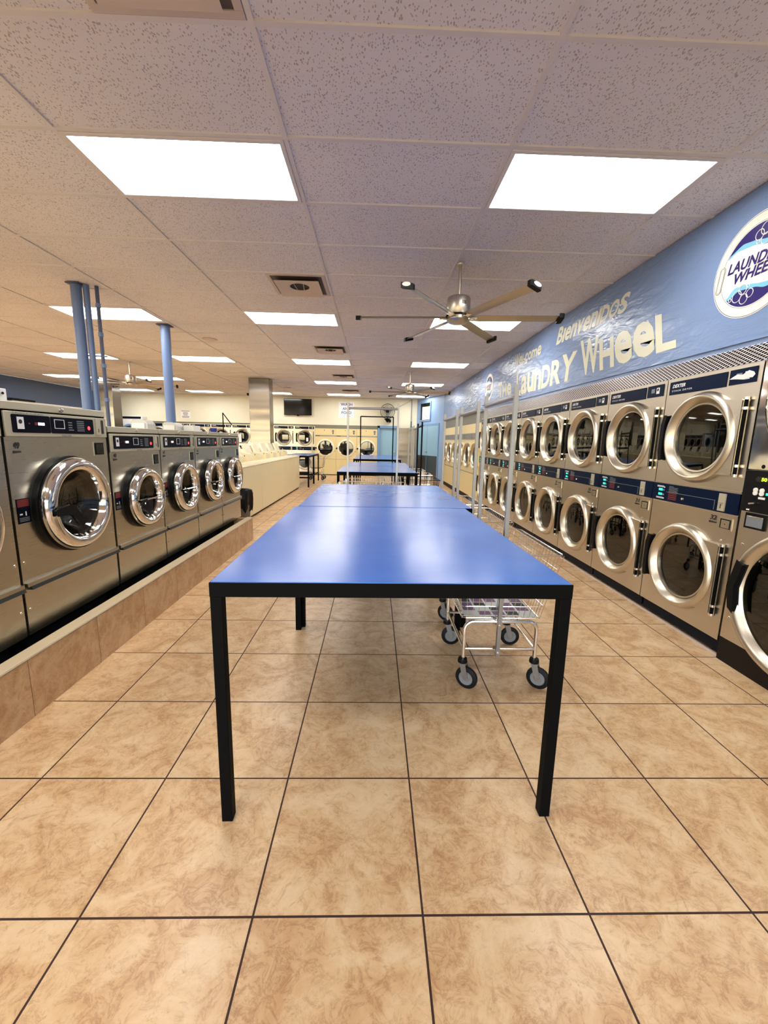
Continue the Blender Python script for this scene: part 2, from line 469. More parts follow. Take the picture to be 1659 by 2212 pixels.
# far bulkhead
structure(MB().box(XL, 1.62, BFAR, YF, 1.935, HC), 'wall_bulkhead', 'creamwall', smooth=False)
structure(MB().box(-8.65, 0.10, BFAR-.005, BFAR+.05, 1.79, 1.93), 'trim_5', 'greenpaint', smooth=False)
structure(MB().box(XL, -9.6, BFAR, YF, 0, 1.935).box(.93, 1.62, BFAR+.01, YF, 0, 1.935), 'wall_far_pier', 'creamwall', smooth=False)
structure(MB().box(.945, 1.62, BFAR-.006, BFAR+.01, 0, 1.87), 'wall_far_cladding', 'steel_wall', smooth=False)
structure(MB().box(-10.2, .1, BFAR-.012, BFAR-.0, 1.925, 1.94), 'trim_6', 'cream_l', smooth=False)
# blue service door in the far wall
d = MB().box(.115, .20, BFAR-.04, BFAR+.1, 0, 1.935).box(.845, .93, BFAR-.04, BFAR+.1, 0, 1.935).box(.115, .93, BFAR-.04, BFAR+.1, 1.85, 1.935)
dr = structure(d, 'door_1', 'bluetrim', bevel=.004)
MB().box(.20, .845, BFAR+.05, BFAR+.09, .01, 1.85).build('door_leaf', 'bluedoor', dr, smooth=False)
MB().lathe([(.0, -.05), (.025, -.045), (.03, -.02), (.012, 0)], (.78, BFAR+.05, .95), n=16).build('door_knob', 'nickel', dr)
# diagonal blue wall with double doors and a barred window
P0 = Vector((1.62, BFAR, 0)); P1 = Vector((2.39, 14.22, 0)); L = (P1-P0).length
ang = math.atan2((P1-P0).y, (P1-P0).x)
DM = Matrix.Translation(P0) @ Matrix.Rotation(ang, 4, 'Z')     # local x along wall, local -y faces the room
def place(o): o.matrix_world = DM; return o
place(structure(MB().box(0, L, 0, .12, 0, HC), 'wall_diagonal', 'diagwall', smooth=False))
da, db = .10, 1.62
f = MB().box(da-.07, da, -.02, .0, 0, 2.02).box(db, db+.07, -.02, 0, 0, 2.02).box(da, db, -.02, 0, 1.95, 2.02)
D2 = place(structure(f, 'door_2', 'bluetrim', bevel=.003))
mid = (da+db)/2
for a, bb in ((da, mid-.008), (mid+.008, db)):
    MB().box(a, bb, -.012, .0, .02, 1.95).build('door_leaf', 'bluedoor', D2, smooth=False)
    MB().box(a+.01, bb-.01, -.017, -.012, .04, .86).build('kick_plate', 'steel_wall', D2, smooth=False)
MB().box(mid-.008, mid+.008, -.008, 0, .02, 1.95).build('door_gap', 'bluepipe', D2, smooth=False)
MB().box(mid-.05, mid+.05, -.06, -.012, .98, 1.01).build('door_handle', 'nickel', D2, bevel=.004)
wa, wb, wz0, wz1 = .30, 1.02, 2.16, 2.76
f = MB().box(wa-.05, wb+.05, -.03, 0, wz0-.05, wz0).box(wa-.05, wb+.05, -.03, 0, wz1, wz1+.05).box(wa-.05, wa, -.03, 0, wz0, wz1).box(wb, wb+.05, -.03, 0, wz0, wz1)
W1 = place(structure(f, 'window_1', 'bluetrim', bevel=.003))
MB().box(wa, wb, -.004, 0, wz0, wz1).build('window_pane', 'tvglass', W1, smooth=False)
g = MB()
for k in range(6): g.bar((wa+.07+k*.12, -.02, wz0), (wa+.07+k*.12, -.02, wz1), .006, 6)
g.build('window_bars', 'blackmetal', W1)
g = MB().box(wa+.16, wb-.01, -.028, -.026, wz0+.01, wz1-.13); g.mat(1)
for k in range(7): g.box(wa+.24+(k % 2)*.06, wb-.1-(k % 3)*.1, -.0285, -.028, wz0+.06+k*.055, wz0+.072+k*.055)
place(tag(g.build('paper_notice', ['signwhite', 'greyprint'], smooth=False), 'white paper notice taped over the barred window above the blue double doors', 'notice'))
# curb (raised tiled rim) in front of the steel washers
c = MB().box(-1.70, -1.63, -1.0, 5.47, 0, .30).box(-2.75, -1.70, 5.40, 5.47, 0, .30)
curb = structure(c, 'trim_7', 'curb', smooth=False)
MB().box(-1.705, -1.627, -1.0, 5.475, .30, .308).build('curb_cap', 'tan', curb, bevel=.002)
MB().bar((-1.6275, -1.0, .300), (-1.6275, 5.475, .300), .004, 8).build('curb_edging', 'nickel', curb)
MB().box(-2.75, -1.70, -1.0, 5.40, 0, .05).build('curb_well', 'slate', curb, smooth=False)

# ------------------------------------------------------------------ ceiling fixtures
def light_fixture(ci, rj, label, first=[None]):
    x0 = GX+1.2192*ci; y0 = GY+.6096*rj
    loc = (x0+.6096, y0+.3048, HC)
    grp = 'recessed fluorescent ceiling lights'
    if first[0] is None:
        t = thing('ceiling_light', label, 'ceiling light', loc, 0, grp)
        a, bb = .595, .290
        f = MB()
        f.box(-a, a, -bb, -bb+.025, -.010, .004).box(-a, a, bb-.025, bb, -.010, .004).box(-a, -a+.025, -bb+.025, bb-.025, -.010, .004).box(a-.025, a, -bb+.025, bb-.025, -.010, .004)
        f.build('frame', 'tbar', t, bevel=.002)
        MB().box(-a+.025, a-.025, -bb+.025, bb-.025, -.004, .0).build('diffuser', 'diffuser', t, smooth=False)
        first[0] = t; return t
    return dup(first[0], loc, 0, label, grp)
FX = [(-1, 1, 'large ceiling light at upper left, nearest on the left'), (1, 1, 'large ceiling light at upper right, nearest the blue wall with the round emblem'),
 (-1, 6, 'ceiling light just behind the square air vent, left of the big fan'), (1, 6, 'ceiling light seen directly behind the nearest ceiling fan'),
 (-3, 6, 'ceiling light crossed by the blue pipes at left'), (-5, 11, 'ceiling light at far left, behind the bundle of blue pipes'),
 (-3, 11, 'ceiling light just right of the single blue post'), (-1, 11, 'third ceiling light back in the row left of the fans'),
 (1, 11, 'ceiling light between the two fans on the right, with empty ceiling around it'), (-1, 16, 'fourth ceiling light back in the row left of the fans'),
 (-7, 16, 'ceiling light lowest at far left, cut by the blue pipe bundle'), (-5, 16, 'ceiling light behind the far fan, crossed by the single blue post'),
 (1, 16, 'ceiling light directly behind the second fan motor'), (-7, 21, 'small ceiling light at far left just above the white end wall'),
 (-5, 21, 'small ceiling light above the paper notice on the far wall'), (-3, 21, 'small ceiling light partly hidden by the steel clad column'),
 (-1, 21, 'farthest ceiling light in the row left of the fans, above the wash sign'), (1, 21, 'farthest ceiling light on the right, near the blue corner')]
for ci, rj, lb in FX: light_fixture(ci, rj, lb)
for ci in (-7, -5, -3, -1, 1):
    light_fixture(ci, -4, 'ceiling light behind the viewer, in the row directly overhead, %s' % {-7: 'leftmost', -5: 'second from the left wall', -3: 'above the washer aisle', -1: 'left of the table row', 1: 'right of the table row'}[ci])
for ci in (-7, -5, -3):
    light_fixture(ci, 1, 'ceiling light left of the picture over the hidden washer aisle, %s' % {-7: 'nearest the left wall', -5: 'middle', -3: 'nearest the curb'}[ci])
light_fixture(-5, 6, 'ceiling light left of the picture, beside the light crossed by pipes'); light_fixture(-7, 6, 'ceiling light left of the picture, by the slate blue wall'); light_fixture(-7, 11, 'ceiling light left of the picture, halfway along the slate blue wall')

def air_vent():
    t = thing('ceiling_vent', '', 'air vent', (0, 0, HC), 0, 'square ceiling air vents')
    h = .290
    f = MB()
    for a in (0, 1, 2, 3):
        pass
    f.box(-h, h, -h, -h+.035, -.006, .004).box(-h, h, h-.035, h, -.006, .004).box(-h, -h+.035, -h+.035, h-.035, -.006, .004).box(h-.035, h, -h+.035, h-.035, -.006, .004)
    f.build('frame', 'whitemetal', t, bevel=.002)
    MB().box(-h+.035, h-.035, -h+.035, h-.035, -.001, .003).build('recess_shade_sheet', 'recess', t, smooth=False)  # flat dark sheet standing in for the shade up in the recess
    # sloping square dish with a round opening in its middle
    d = MB(); o = .225; n = 32; zi = -.018; zo = -.040
    vs = []; fs = []
    for i in range(n):
        th = 2*PI*i/n; c, q = math.cos(th), math.sin(th); k = 1/max(abs(c), abs(q))
        vs += [(o*c*k, o*q*k, zo), (.10*c, .10*q, zi), (o*c*k*.99, o*q*k*.99, zo+.006), (.10*c, .10*q, zi+.006)]
    for i in range(n):
        a = 4*i; b2 = 4*((i+1) % n)
        fs += [(a, a+1, b2+1, b2), (a, b2, b2+2, a+2), (a+1, a+3, b2+3, b2+1)]
    d.add(vs, fs); d.build('dish', 'whitemetal', t)
    MB().lathe([(.098, -.012), (.098, -.010), (0, -.009)], axis='z', n=32).build('opening_shade_disc', 'black', t)  # black disc in place of the shade inside the round opening
    g = MB()
    for s in (-1, 1): g.bar((s*.05, -.08, -.012), (s*.035, .06, -.024), .004, 6)
    g.build('clip', 'nickel', t)
    return t
vp = air_vent()
VR = [(4, 'square ceiling vent above and left of the nearest fan, in front of a ceiling light'), (-1, 'square ceiling vent cut by the top edge of the picture'), (9, 'second square ceiling vent back in the centre row'),
      (14, 'third square ceiling vent back, small, in the centre row'), (19, 'farthest square ceiling vent, above the wash sign')]
for k, (rj, lb) in enumerate(VR):
    loc = (GX-.3048, GY+.6096*(rj+.5), HC)
    if k == 0: vp.location = loc; vp['label'] = lb
    else: dup(vp, loc, 0, lb)
for (x, y, lb) in ((-2.74, 7.18, 'round ceiling speaker to the right of the single blue post'), (-2.77, 13.4, 'round ceiling speaker right of the steel clad column')):
    tag(MB().lathe([(0, -.006), (.10, -.008), (.115, -.004), (.12, .002)], (x, y, HC), 'z', 32).build('ceiling_speaker', 'whitemetal' if y < 10 else 'greyplate'), lb, 'speaker', 'round ceiling speakers')
tag(MB().lathe([(0, -.09), (.05, -.075), (.065, -.04), (.065, .0)], (-4.55, 15.3, HC), 'z', 24).build('camera_dome', 'black'), 'small black security dome on the ceiling left of the steel column', 'camera dome')

# ceiling fans
def ceiling_fan(label, loc, rz):
    t = thing('ceiling_fan', label, 'ceiling fan', loc, rz, 'six-blade steel ceiling fans')   # loc = hub at ceiling
    MB().lathe([(.0, -.012), (.032, -.012), (.036, 0), (.0, 0)], axis='z', n=24).build('canopy', 'nickel', t)
    MB().bar((0, 0, -.005), (0, 0, -.285), .0155, 16).build('down_rod', 'nickel', t)
    m = MB().lathe([(.0, -.265), (.03, -.265), (.05, -.275), (.098, -.285), (.107, -.30), (.107, -.43), (.10, -.44), (.0, -.44)], axis='z', n=40)
    m.mat(1)
    for k in range(3):
        for q in range(5):
            a = 2*PI*k/3+.9+(q-2)*.075
            c, s_ = math.cos(a), math.sin(a)
            m.bar((.1055*c, .1055*s_, -.335), (.1055*c, .1055*s_, -.365), .0035, 6)
    m.build('motor_housing', ['nickel', 'black'], t)
    MB().lathe([(.0, -.452), (.113, -.452), (.113, -.440), (.0, -.440)], axis='z', n=40).build('dark_band', 'blackmetal', t)
    MB().lathe([(.0, -.512), (.05, -.51), (.088, -.498), (.104, -.478), (.104, -.452), (.0, -.452)], axis='z', n=40).build('hub', 'nickel', t)
    z = -.462
    for k in range(6):
        a = 2*PI*k/6
        A = Matrix.Rotation(a, 3, 'Z')
        def tr(p): v = A @ Vector(p); return (v.x, v.y, v.z)
        bl = MB(); pr = [(-.052, .010), (-.03, .016), (0, .014), (.03, .006), (.054, -.010), (.03, -.003), (0, .003), (-.03, .006)]
        vs = []; n = len(pr)
        for rr, w in ((.10, .62), (.20, .86), (.90, .80)):
            for (c, h) in pr: vs.append(tr((rr, c*w, z+h*1.3)))
        fs = [tuple(range(n)), tuple(range(3*n-1, 2*n-1, -1))]
        for q in range(2):
            for i in range(n): fs.append((q*n+i, q*n+(i+1) % n, (q+1)*n+(i+1) % n, (q+1)*n+i))
        bl.add(vs, fs); ob = bl.build('blade', 'nickel', t)
        tip = MB()
        tp = [(.898, -.050), (.930, -.052), (.943, -.042), (.943, .0), (.943, .044), (.928, .054), (.898, .052)]
        vs = [tr((x, y, z+.034-(y+.05)*.25)) for x, y in tp]+[tr((x, y, z-.004-(y+.05)*.25)) for x, y in tp]
        n = len(tp); tip.add(vs, [tuple(range(n)), tuple(range(2*n-1, n-1, -1))]+[(i, (i+1) % n, (i+1) % n+n, i+n) for i in range(n)])
        tip.mat(1); sv = [tr((.9445, .006+.036*math.cos(2*PI*i/20), z+.008+.015*math.sin(2*PI*i/20)-.006*math.cos(2*PI*i/20))) for i in range(20)]
        tip.add(sv, [tuple(range(20))])
        tip.build('blade_tip', ['black', 'signwhite'], ob)
        br = MB(); br.add([tr(p) for p in ((.09, -.02, z-.012), (.17, -.025, z-.004), (.17, .025, z-.004), (.09, .02, z-.012), (.09, -.02, z), (.17, -.025, z+.006), (.17, .025, z+.006), (.09, .02, z))],
               [(0, 1, 2, 3), (7, 6, 5, 4), (0, 4, 5, 1), (1, 5, 6, 2), (2, 6, 7, 3), (3, 7, 4, 0)])
        br.build('blade_bracket', 'chrome', t)
    return t
fan = ceiling_fan('nearest six-blade steel ceiling fan, large, in front of the blue wall lettering', (.75, 4.0, HC), R(-5))
dup(fan, (.80, 9.83, HC), R(-3), 'second six-blade steel ceiling fan, above the wall-mounted fan and blue corner')
dup(fan, (-5.4, 9.5, HC), R(20), 'six-blade steel ceiling fan between the blue pipes and single blue post at left')

# ------------------------------------------------------------------ machines (local frame: front faces -Y, z up)
def shell(mb, w, d, z0, z1, t=.01):
    h = w/2
    mb.box(-h, -h+t, 0, d, z0, z1).box(h-t, h, 0, d, z0, z1).box(-h+t, h-t, 0, d, z0, z0+t).box(-h+t, h-t, 0, d, z1-t, z1).box(-h+t, h-t, d-t, d, z0+t, z1-t)

def stack_dryer(w=.797, simple_=False):
    g = .004; h = w/2-g
    t = thing('stack_dryer', '', 'dryer')
    zc = (.503, 1.424); R0 = .255
    b = MB(); shell(b, 2*h, .85, .115, 1.865)
    b.plate(-h, h, .115, 1.865, -.001, .02, [(0, zc[0], R0), (0, zc[1], R0)])
    b.box(-h, h, -.004, 0, 1.085, 1.092).box(-h, h, -.004, 0, .930, .936)
    b.build('cabinet', 'steel', t)
    MB().box(-h+.01, h-.01, .03, .8, .028, .115).build('kick_base', 'slate', t, smooth=False)
    MB().box(-h, h, .014, .03, .0, .012).build('floor_trim', 'whitemetal', t, smooth=False)
    # header
    p = MB().box(-.365, .150, -.006, .0, 1.748, 1.842).box(.172, .362, -.006, .0, 1.752, 1.844)
    hp = p.build('header_panel', 'navy', t, smooth=False)
    q = MB(); put_text(q, 'DEXTER', -.335, -.205, 1.797, 1.822, -.0075, .03, .35); put_text(q, 'STACK DRYER', -.335, -.135, 1.769, 1.781, -.0075, .01, 0, 1.25)
    q.build('lettering', 'print', hp, smooth=False)
    q = MB(); q.box(.283, .318, -.0075, -.006, 1.775, 1.822); q.mat(1); q.lathe([(.011, -.0082), (0, -.0082)], (.300, 0, 1.806), n=12)
    q.mat(2); q.box(.222, .262, -.0075, -.006, 1.785, 1.818)
    q.build('pictogram', ['print', 'ink', 'greyprint'], hp, smooth=False)
    # control band
    cb = MB().box(-h, h, -.012, .0, .945, 1.078).build('control_band', 'navy', t, bevel=.002)
    q = MB()
    q.mat(0)
    for zz in (1.055, 1.048, .967, .960): q.box(-.345, -.272, -.0135, -.012, zz, zz+.004)
    for zz in (1.050, .965): q.lathe([(.006, -.0142), (0, -.0142)], (-.262, 0, zz), n=10)
    q.mat(1)
    for zz in (1.020, .985): q.box(-.325, -.285, -.0135, -.012, zz, zz+.018)
    q.mat(2)
    for zz in (1.020, .985): q.box(-.282, -.262, -.0135, -.012, zz+.002, zz+.014)
    for k in range(6): q.box(-.215, -.215+(.045 if k == 0 else .085+.01*(k % 2)), -.0135, -.012, 1.060-k*.008, 1.063-k*.008)
    q.mat(3)
    for k in range(4): q.box(-.215, -.13, -.0135, -.012, 1.005-k*.014, 1.013-k*.014)
    q.mat(2); q.box(-.24, .22, -.014, -.012, 1.0155, 1.018)
    q.box(.215, .218, -.014, -.012, .955, 1.018)
    q.build('display', ['print', 'lit_green', 'greyprint', 'red'], cb, smooth=False)
    MB().lathe([(0, -.020), (.008, -.020), (.010, -.012)], (-.065, 0, .985), n=14).build('key_lock', 'chrome', cb)
    q = MB().box(.253, .303, -.022, -.012, .955, 1.068); q.mat(1); q.box(.274, .280, -.0235, -.022, .972, 1.0)
    q.mat(0); q.box(.262, .294, -.030, -.022, 1.008, 1.015)
    q.build('coin_slot', ['greyplate', 'ink'], cb, bevel=.002)
    # coin drawer and number plate underline
    q = MB().box(.268, .365, -.006, 0, .838, .915); q.mat(1); q.box(.276, .357, -.0065, -.006, .846, .907)
    q.mat(0); q.box(.288, .350, -.010, -.0065, .850, .900); q.mat(1); q.lathe([(.004, -.0108), (0, -.0108)], (.318, 0, .875), n=8)
    q.build('coin_drawer', ['steel', 'black'], t, smooth=False)
    MB().lathe([(0, -.008), (.006, -.006), (.007, 0)], (.30, 0, .765), n=10).build('screw', 'chrome', t)
    for s in (0, 1):
        c = zc[s]
        ring = MB().lathe([(.312, 0), (.312, -.012), (.300, -.040), (.288, -.052), (.276, -.054), (.268, -.048), (.243, -.012), (.240, -.004), (.236, -.014), (.226, -.012), (.224, .012)], (0, 0, c), n=64)
        dr = ring.build('door', 'ring', t, angle=60)
        MB().lathe([(.228, -.002), (.15, -.006), (0, -.008)], (0, 0, c), n=48).build('glass', 'dryerglass', dr)
        hp_ = [(.215, -.235), (.31, -.232), (.318, -.225), (.318, .225), (.31, .232), (.215, .235)]
        arc = [(.300*math.cos(a), .300*math.sin(a)) for a in [R(52)-R(104)*k/10 for k in range(11)]]
        pl = MB().prism([(x, z+c) for x, z in hp_[:]+[(a, bb) for a, bb in arc]], -.030, -.004)
        pl.build('hinge_plate', 'steel', dr, bevel=.003)
        hn = MB().bar((.336, -.018, c-.242), (.336, -.018, c+.242), .010, 12)
        hn.build('hinge_pin', 'blackmetal', dr)
        for zz in (-.235, -.175, .175, .235): MB().lathe([(0, -.008), (.016, -.008), (.016, .008), (0, .008)], (.336, -.018, c+zz), axis='z', n=12).build('hinge_knuckle', 'tube', dr)
        hd = [(-.318, -.165), (-.292, -.165), (-.300, -.10), (-.300, .10), (-.285, .165), (-.312, .165), (-.330, .10), (-.330, -.10)]
        MB().prism([(x, z+c) for x, z in hd], -.060, -.018).build('handle', 'black', dr, bevel=.004)
        dm = MB().lathe([(.255, .015), (.262, .02), (.262, .55), (0, .55)], (0, 0, c), n=40)
        for q in range(3):
            a = 2*PI*q/3+.4; ca, sa = math.cos(a), math.sin(a)
            dm.bar((.225*ca, .06, c+.225*sa), (.225*ca, .54, c+.225*sa), .035, 6)
        dm.build('drum', 'drum', t)
    return t
def number_decal(t, s, x0, x1, z0, z1, bar=True, y=-.003):
    q = MB(); put_text(q, s, x0, x1, z0, z1, y, .03, .15)
    if bar: q.prism([(x0-.004, z0-.022), (x1+.004, z0-.018), (x1+.004, z0-.010), (x0-.004, z0-.008)], y, y+.002)
    o = q.build('number_decal', 'ink', t, smooth=False); o['own'] = 1; return o

DR = stack_dryer()
ys = [2.445+.797*(k+.5) for k in range(8)]
dl = ['nearest steel stack dryer, numbered 32, with a torn label at its upper right', 'second steel stack dryer from the right edge, numbered 31',
      'third steel stack dryer along the right wall, numbered 30', 'fourth steel stack dryer from the right edge along the right wall', 'fifth steel stack dryer along the right wall, right behind the nearest cart pole',
      'sixth steel stack dryer along the right wall, partly behind the nearest cart pole', 'seventh steel stack dryer along the right wall, seen between the cart poles', 'last steel stack dryer on the right wall, next to the yellow dryers']
for k, y in enumerate(ys):
    if k == 0: t = DR; t.location = (2.27, y, 0); t.rotation_euler = (0, 0, -PI/2); t['label'] = dl[0]; t['group'] = 'stack dryers on the right wall'
    else: t = dup(DR, (2.27, y, 0), -PI/2, dl[k])
    t['made'] = k
for k, y in enumerate(ys):
    t = [o for o in bpy.data.objects if o.get('made') == k][0]; del t['made']
    number_decal(t, str(32-k), .188, .240, .886, .918)
# torn sticker on the first dryer
q = MB(); pts = [(.176, 1.788), (.20, 1.800), (.23, 1.812), (.27, 1.806), (.31, 1.826), (.345, 1.812), (.356, 1.797), (.34, 1.780), (.31, 1.783), (.28, 1.775), (.24, 1.782), (.21, 1.786)]
q.prism(pts, -.0095, -.0085); o = q.build('torn_label', 'print', DR, smooth=False); o['label'] = 'torn white label'

# yellow single dryers
def tall_dryer(w):
    t = thing('tumble_dryer', '', 'dryer'); h = w/2-.003
    b = MB(); shell(b, 2*h, .8, .03, 1.785); b.plate(-h, h, .03, 1.785, -.001, .02, [(0, 1.05, .268)])
    b.build('cabinet', 'yellow', t)
    MB().box(-h+.01, h-.01, -.001, .7, 0, .03).build('kick_base', 'slate', t, smooth=False)
    MB().box(-h, h, -.006, 0, 1.485, 1.535).build('trim_strip', 'galv', t, smooth=False)
    q = MB().box(-h+.02, -h+.18, -.009, -.006, 1.50, 1.52); put_text(q, '1', -.05, -.03, 1.70, 1.735, -.0025); q.build('name_plate', 'ink', t, smooth=False)
    MB().box(-h, h, -.003, 0, .618, .626).build('panel_seam', 'greyprint', t, smooth=False)
    q = MB().box(.25, .33, -.006, 0, 1.655, 1.73); q.mat(1); q.lathe([(.028, 0), (.028, -.014), (.0, -.016)], (.29, 0, 1.615), n=16); q.mat(2); q.lathe([(.014, -.017), (0, -.018)], (.29, 0, 1.615), n=12)
    q.build('coin_slot', ['greyprint', 'black', 'hub'], t)
    d = MB().lathe([(.345, 0), (.345, -.012), (.325, -.026), (.285, -.028), (.272, -.018), (.268, .01)], (0, 0, 1.05), n=48).build('door', 'cream_l', t)
    MB().lathe([(.285, -.0285), (.272, -.034), (.262, -.02)], (0, 0, 1.05), n=48).build('door_trim', 'chrome', d)
    MB().lathe([(.272, -.006), (0, -.012)], (0, 0, 1.05), n=40).build('glass', 'dryerglass', d)
    MB().lathe([(.032, 0), (.032, -.03), (0, -.034)], (-.365, 0, 1.04), n=16).build('handle', 'black', d)
    MB().box(.30, h-.01, -.006, 0, .915, .925).build('hinge', 'greyprint', d, smooth=False)
    MB().lathe([(.268, .012), (.28, .02), (.28, .5), (0, .5)], (0, 0, 1.05), n=32).build('drum', 'drum', t)
    return t
YD = tall_dryer(.80)
yl = ['yellow-cream tumble dryer on the far wall, beside the steel stack dryers', 'middle one of three yellow-cream tumble dryers on the far wall', 'yellow-cream tumble dryer on the far wall, beside the blue door']
for k in range(3):
    loc = (-2.29+.8*(k+.5), BFAR-.05, 0)
    if k == 0: YD.location = loc; YD['label'] = yl[0]; YD['group'] = 'yellow tumble dryers'
    else: dup(YD, loc, 0, yl[k])
# yellow dryers with deep polished rings on the right wall
def ring_dryer(w):
    t = thing('tumble_dryer', '', 'dryer'); h = w/2-.003
    b = MB(); shell(b, 2*h, .8, .12, 1.79); b.plate(-h, h, .12, 1.79, -.001, .02, [(0, 1.06, .255)])
    b.build('cabinet', 'yellow', t)
    MB().box(-h, h, .02, .7, 0, .12).build('kick_base', 'slate', t, smooth=False)
    q = MB().box(-h, h, -.014, 0, 1.44, 1.58); q.mat(1)
    q.lathe([(.012, -.018), (0, -.018)], (-h+.05, 0, 1.53), n=10).lathe([(.012, -.018), (0, -.018)], (-h+.05, 0, 1.48), n=10)
    q.build('control_strip', ['galv', 'black'], t, bevel=.003)
    MB().box(-h, h, -.010, 0, .655, .668).build('panel_seam', 'galv', t, smooth=False)
    d = MB().lathe([(.300, 0), (.300, -.02), (.288, -.05), (.272, -.05), (.245, -.006), (.235, -.01), (.228, .01)], (0, 0, 1.06), n=48).build('door', 'ring', t, angle=60)
    MB().lathe([(.236, -.003), (0, -.008)], (0, 0, 1.06), n=40).build('glass', 'dryerglass', d)
    MB().box(.26, .32, -.03, 0, .86, 1.26).build('hinge_plate', 'yellow', d, bevel=.003)
    MB().box(-.335, -.305, -.05, -.01, .92, 1.18).build('handle', 'black', d, bevel=.003)
    MB().lathe([(.255, .012), (.27, .02), (.27, .5), (0, .5)], (0, 0, 1.06), n=32).build('drum', 'drum', t)
    return t
w = (13.50-8.84)/6
RD = ring_dryer(w)
rl = ['nearest yellow dryer on the right wall, touching the steel stack dryers', 'second yellow dryer on the right wall, counted from the steel dryers', 'third yellow dryer on the right wall, counted from the steel dryers',
      'fourth yellow dryer on the right wall, behind the cart poles', 'fifth yellow dryer on the right wall, counted from the steel dryers', 'last yellow dryer on the right wall, nearest the blue double doors']
for k in range(6):
    loc = (2.27, 8.84+w*(k+.5), 0)
    if k == 0: RD.location = loc; RD.rotation_euler = (0, 0, -PI/2); RD['label'] = rl[0]; RD['group'] = 'yellow dryers on the right wall'
    else: dup(RD, loc, -PI/2, rl[k])
# steel stack dryers on the far wall
fl = ['steel stack dryer on the far wall, beside the yellow dryers, white card on its door', 'steel stack dryer on the far wall, just right of the steel clad column', 'steel stack dryer on the far wall mostly hidden by the steel clad column',
      'steel stack dryer on the far wall, just left of the steel clad column', 'steel stack dryer on the far wall, second left of the steel clad column', 'steel stack dryer on the far wall, third left of the steel clad column',
      'steel stack dryer on the far wall, behind the pink cloth', 'leftmost steel stack dryer on the far wall, by the single blue post']
for k in range(8):
    t = dup(DR, (-2.29-.79*(k+.5), BFAR-.05, 0), 0, fl[k], 'stack dryers on the far wall')
    for c in KIDS(t):
        if c.name.startswith('torn_label'): bpy.data.objects.remove(c)
# fix torn label copies on the right wall too
for o in list(bpy.data.objects):
    if o.name.startswith('torn_label') and o.parent is not DR: bpy.data.objects.remove(o)
tag(MB().box(-2.62, -2.54, BFAR-.115, BFAR-.113, 1.28, 1.42).build('white_card', 'signwhite', smooth=False), 'small white card stuck on the far dryer door beside the yellow dryers', 'card')
tag(MB().box(-5.18, -5.08, BFAR-.115, BFAR-.113, 1.20, 1.50).build('white_card', 'signwhite', smooth=False), 'tall white card on a far dryer door, left of the steel clad column', 'card')

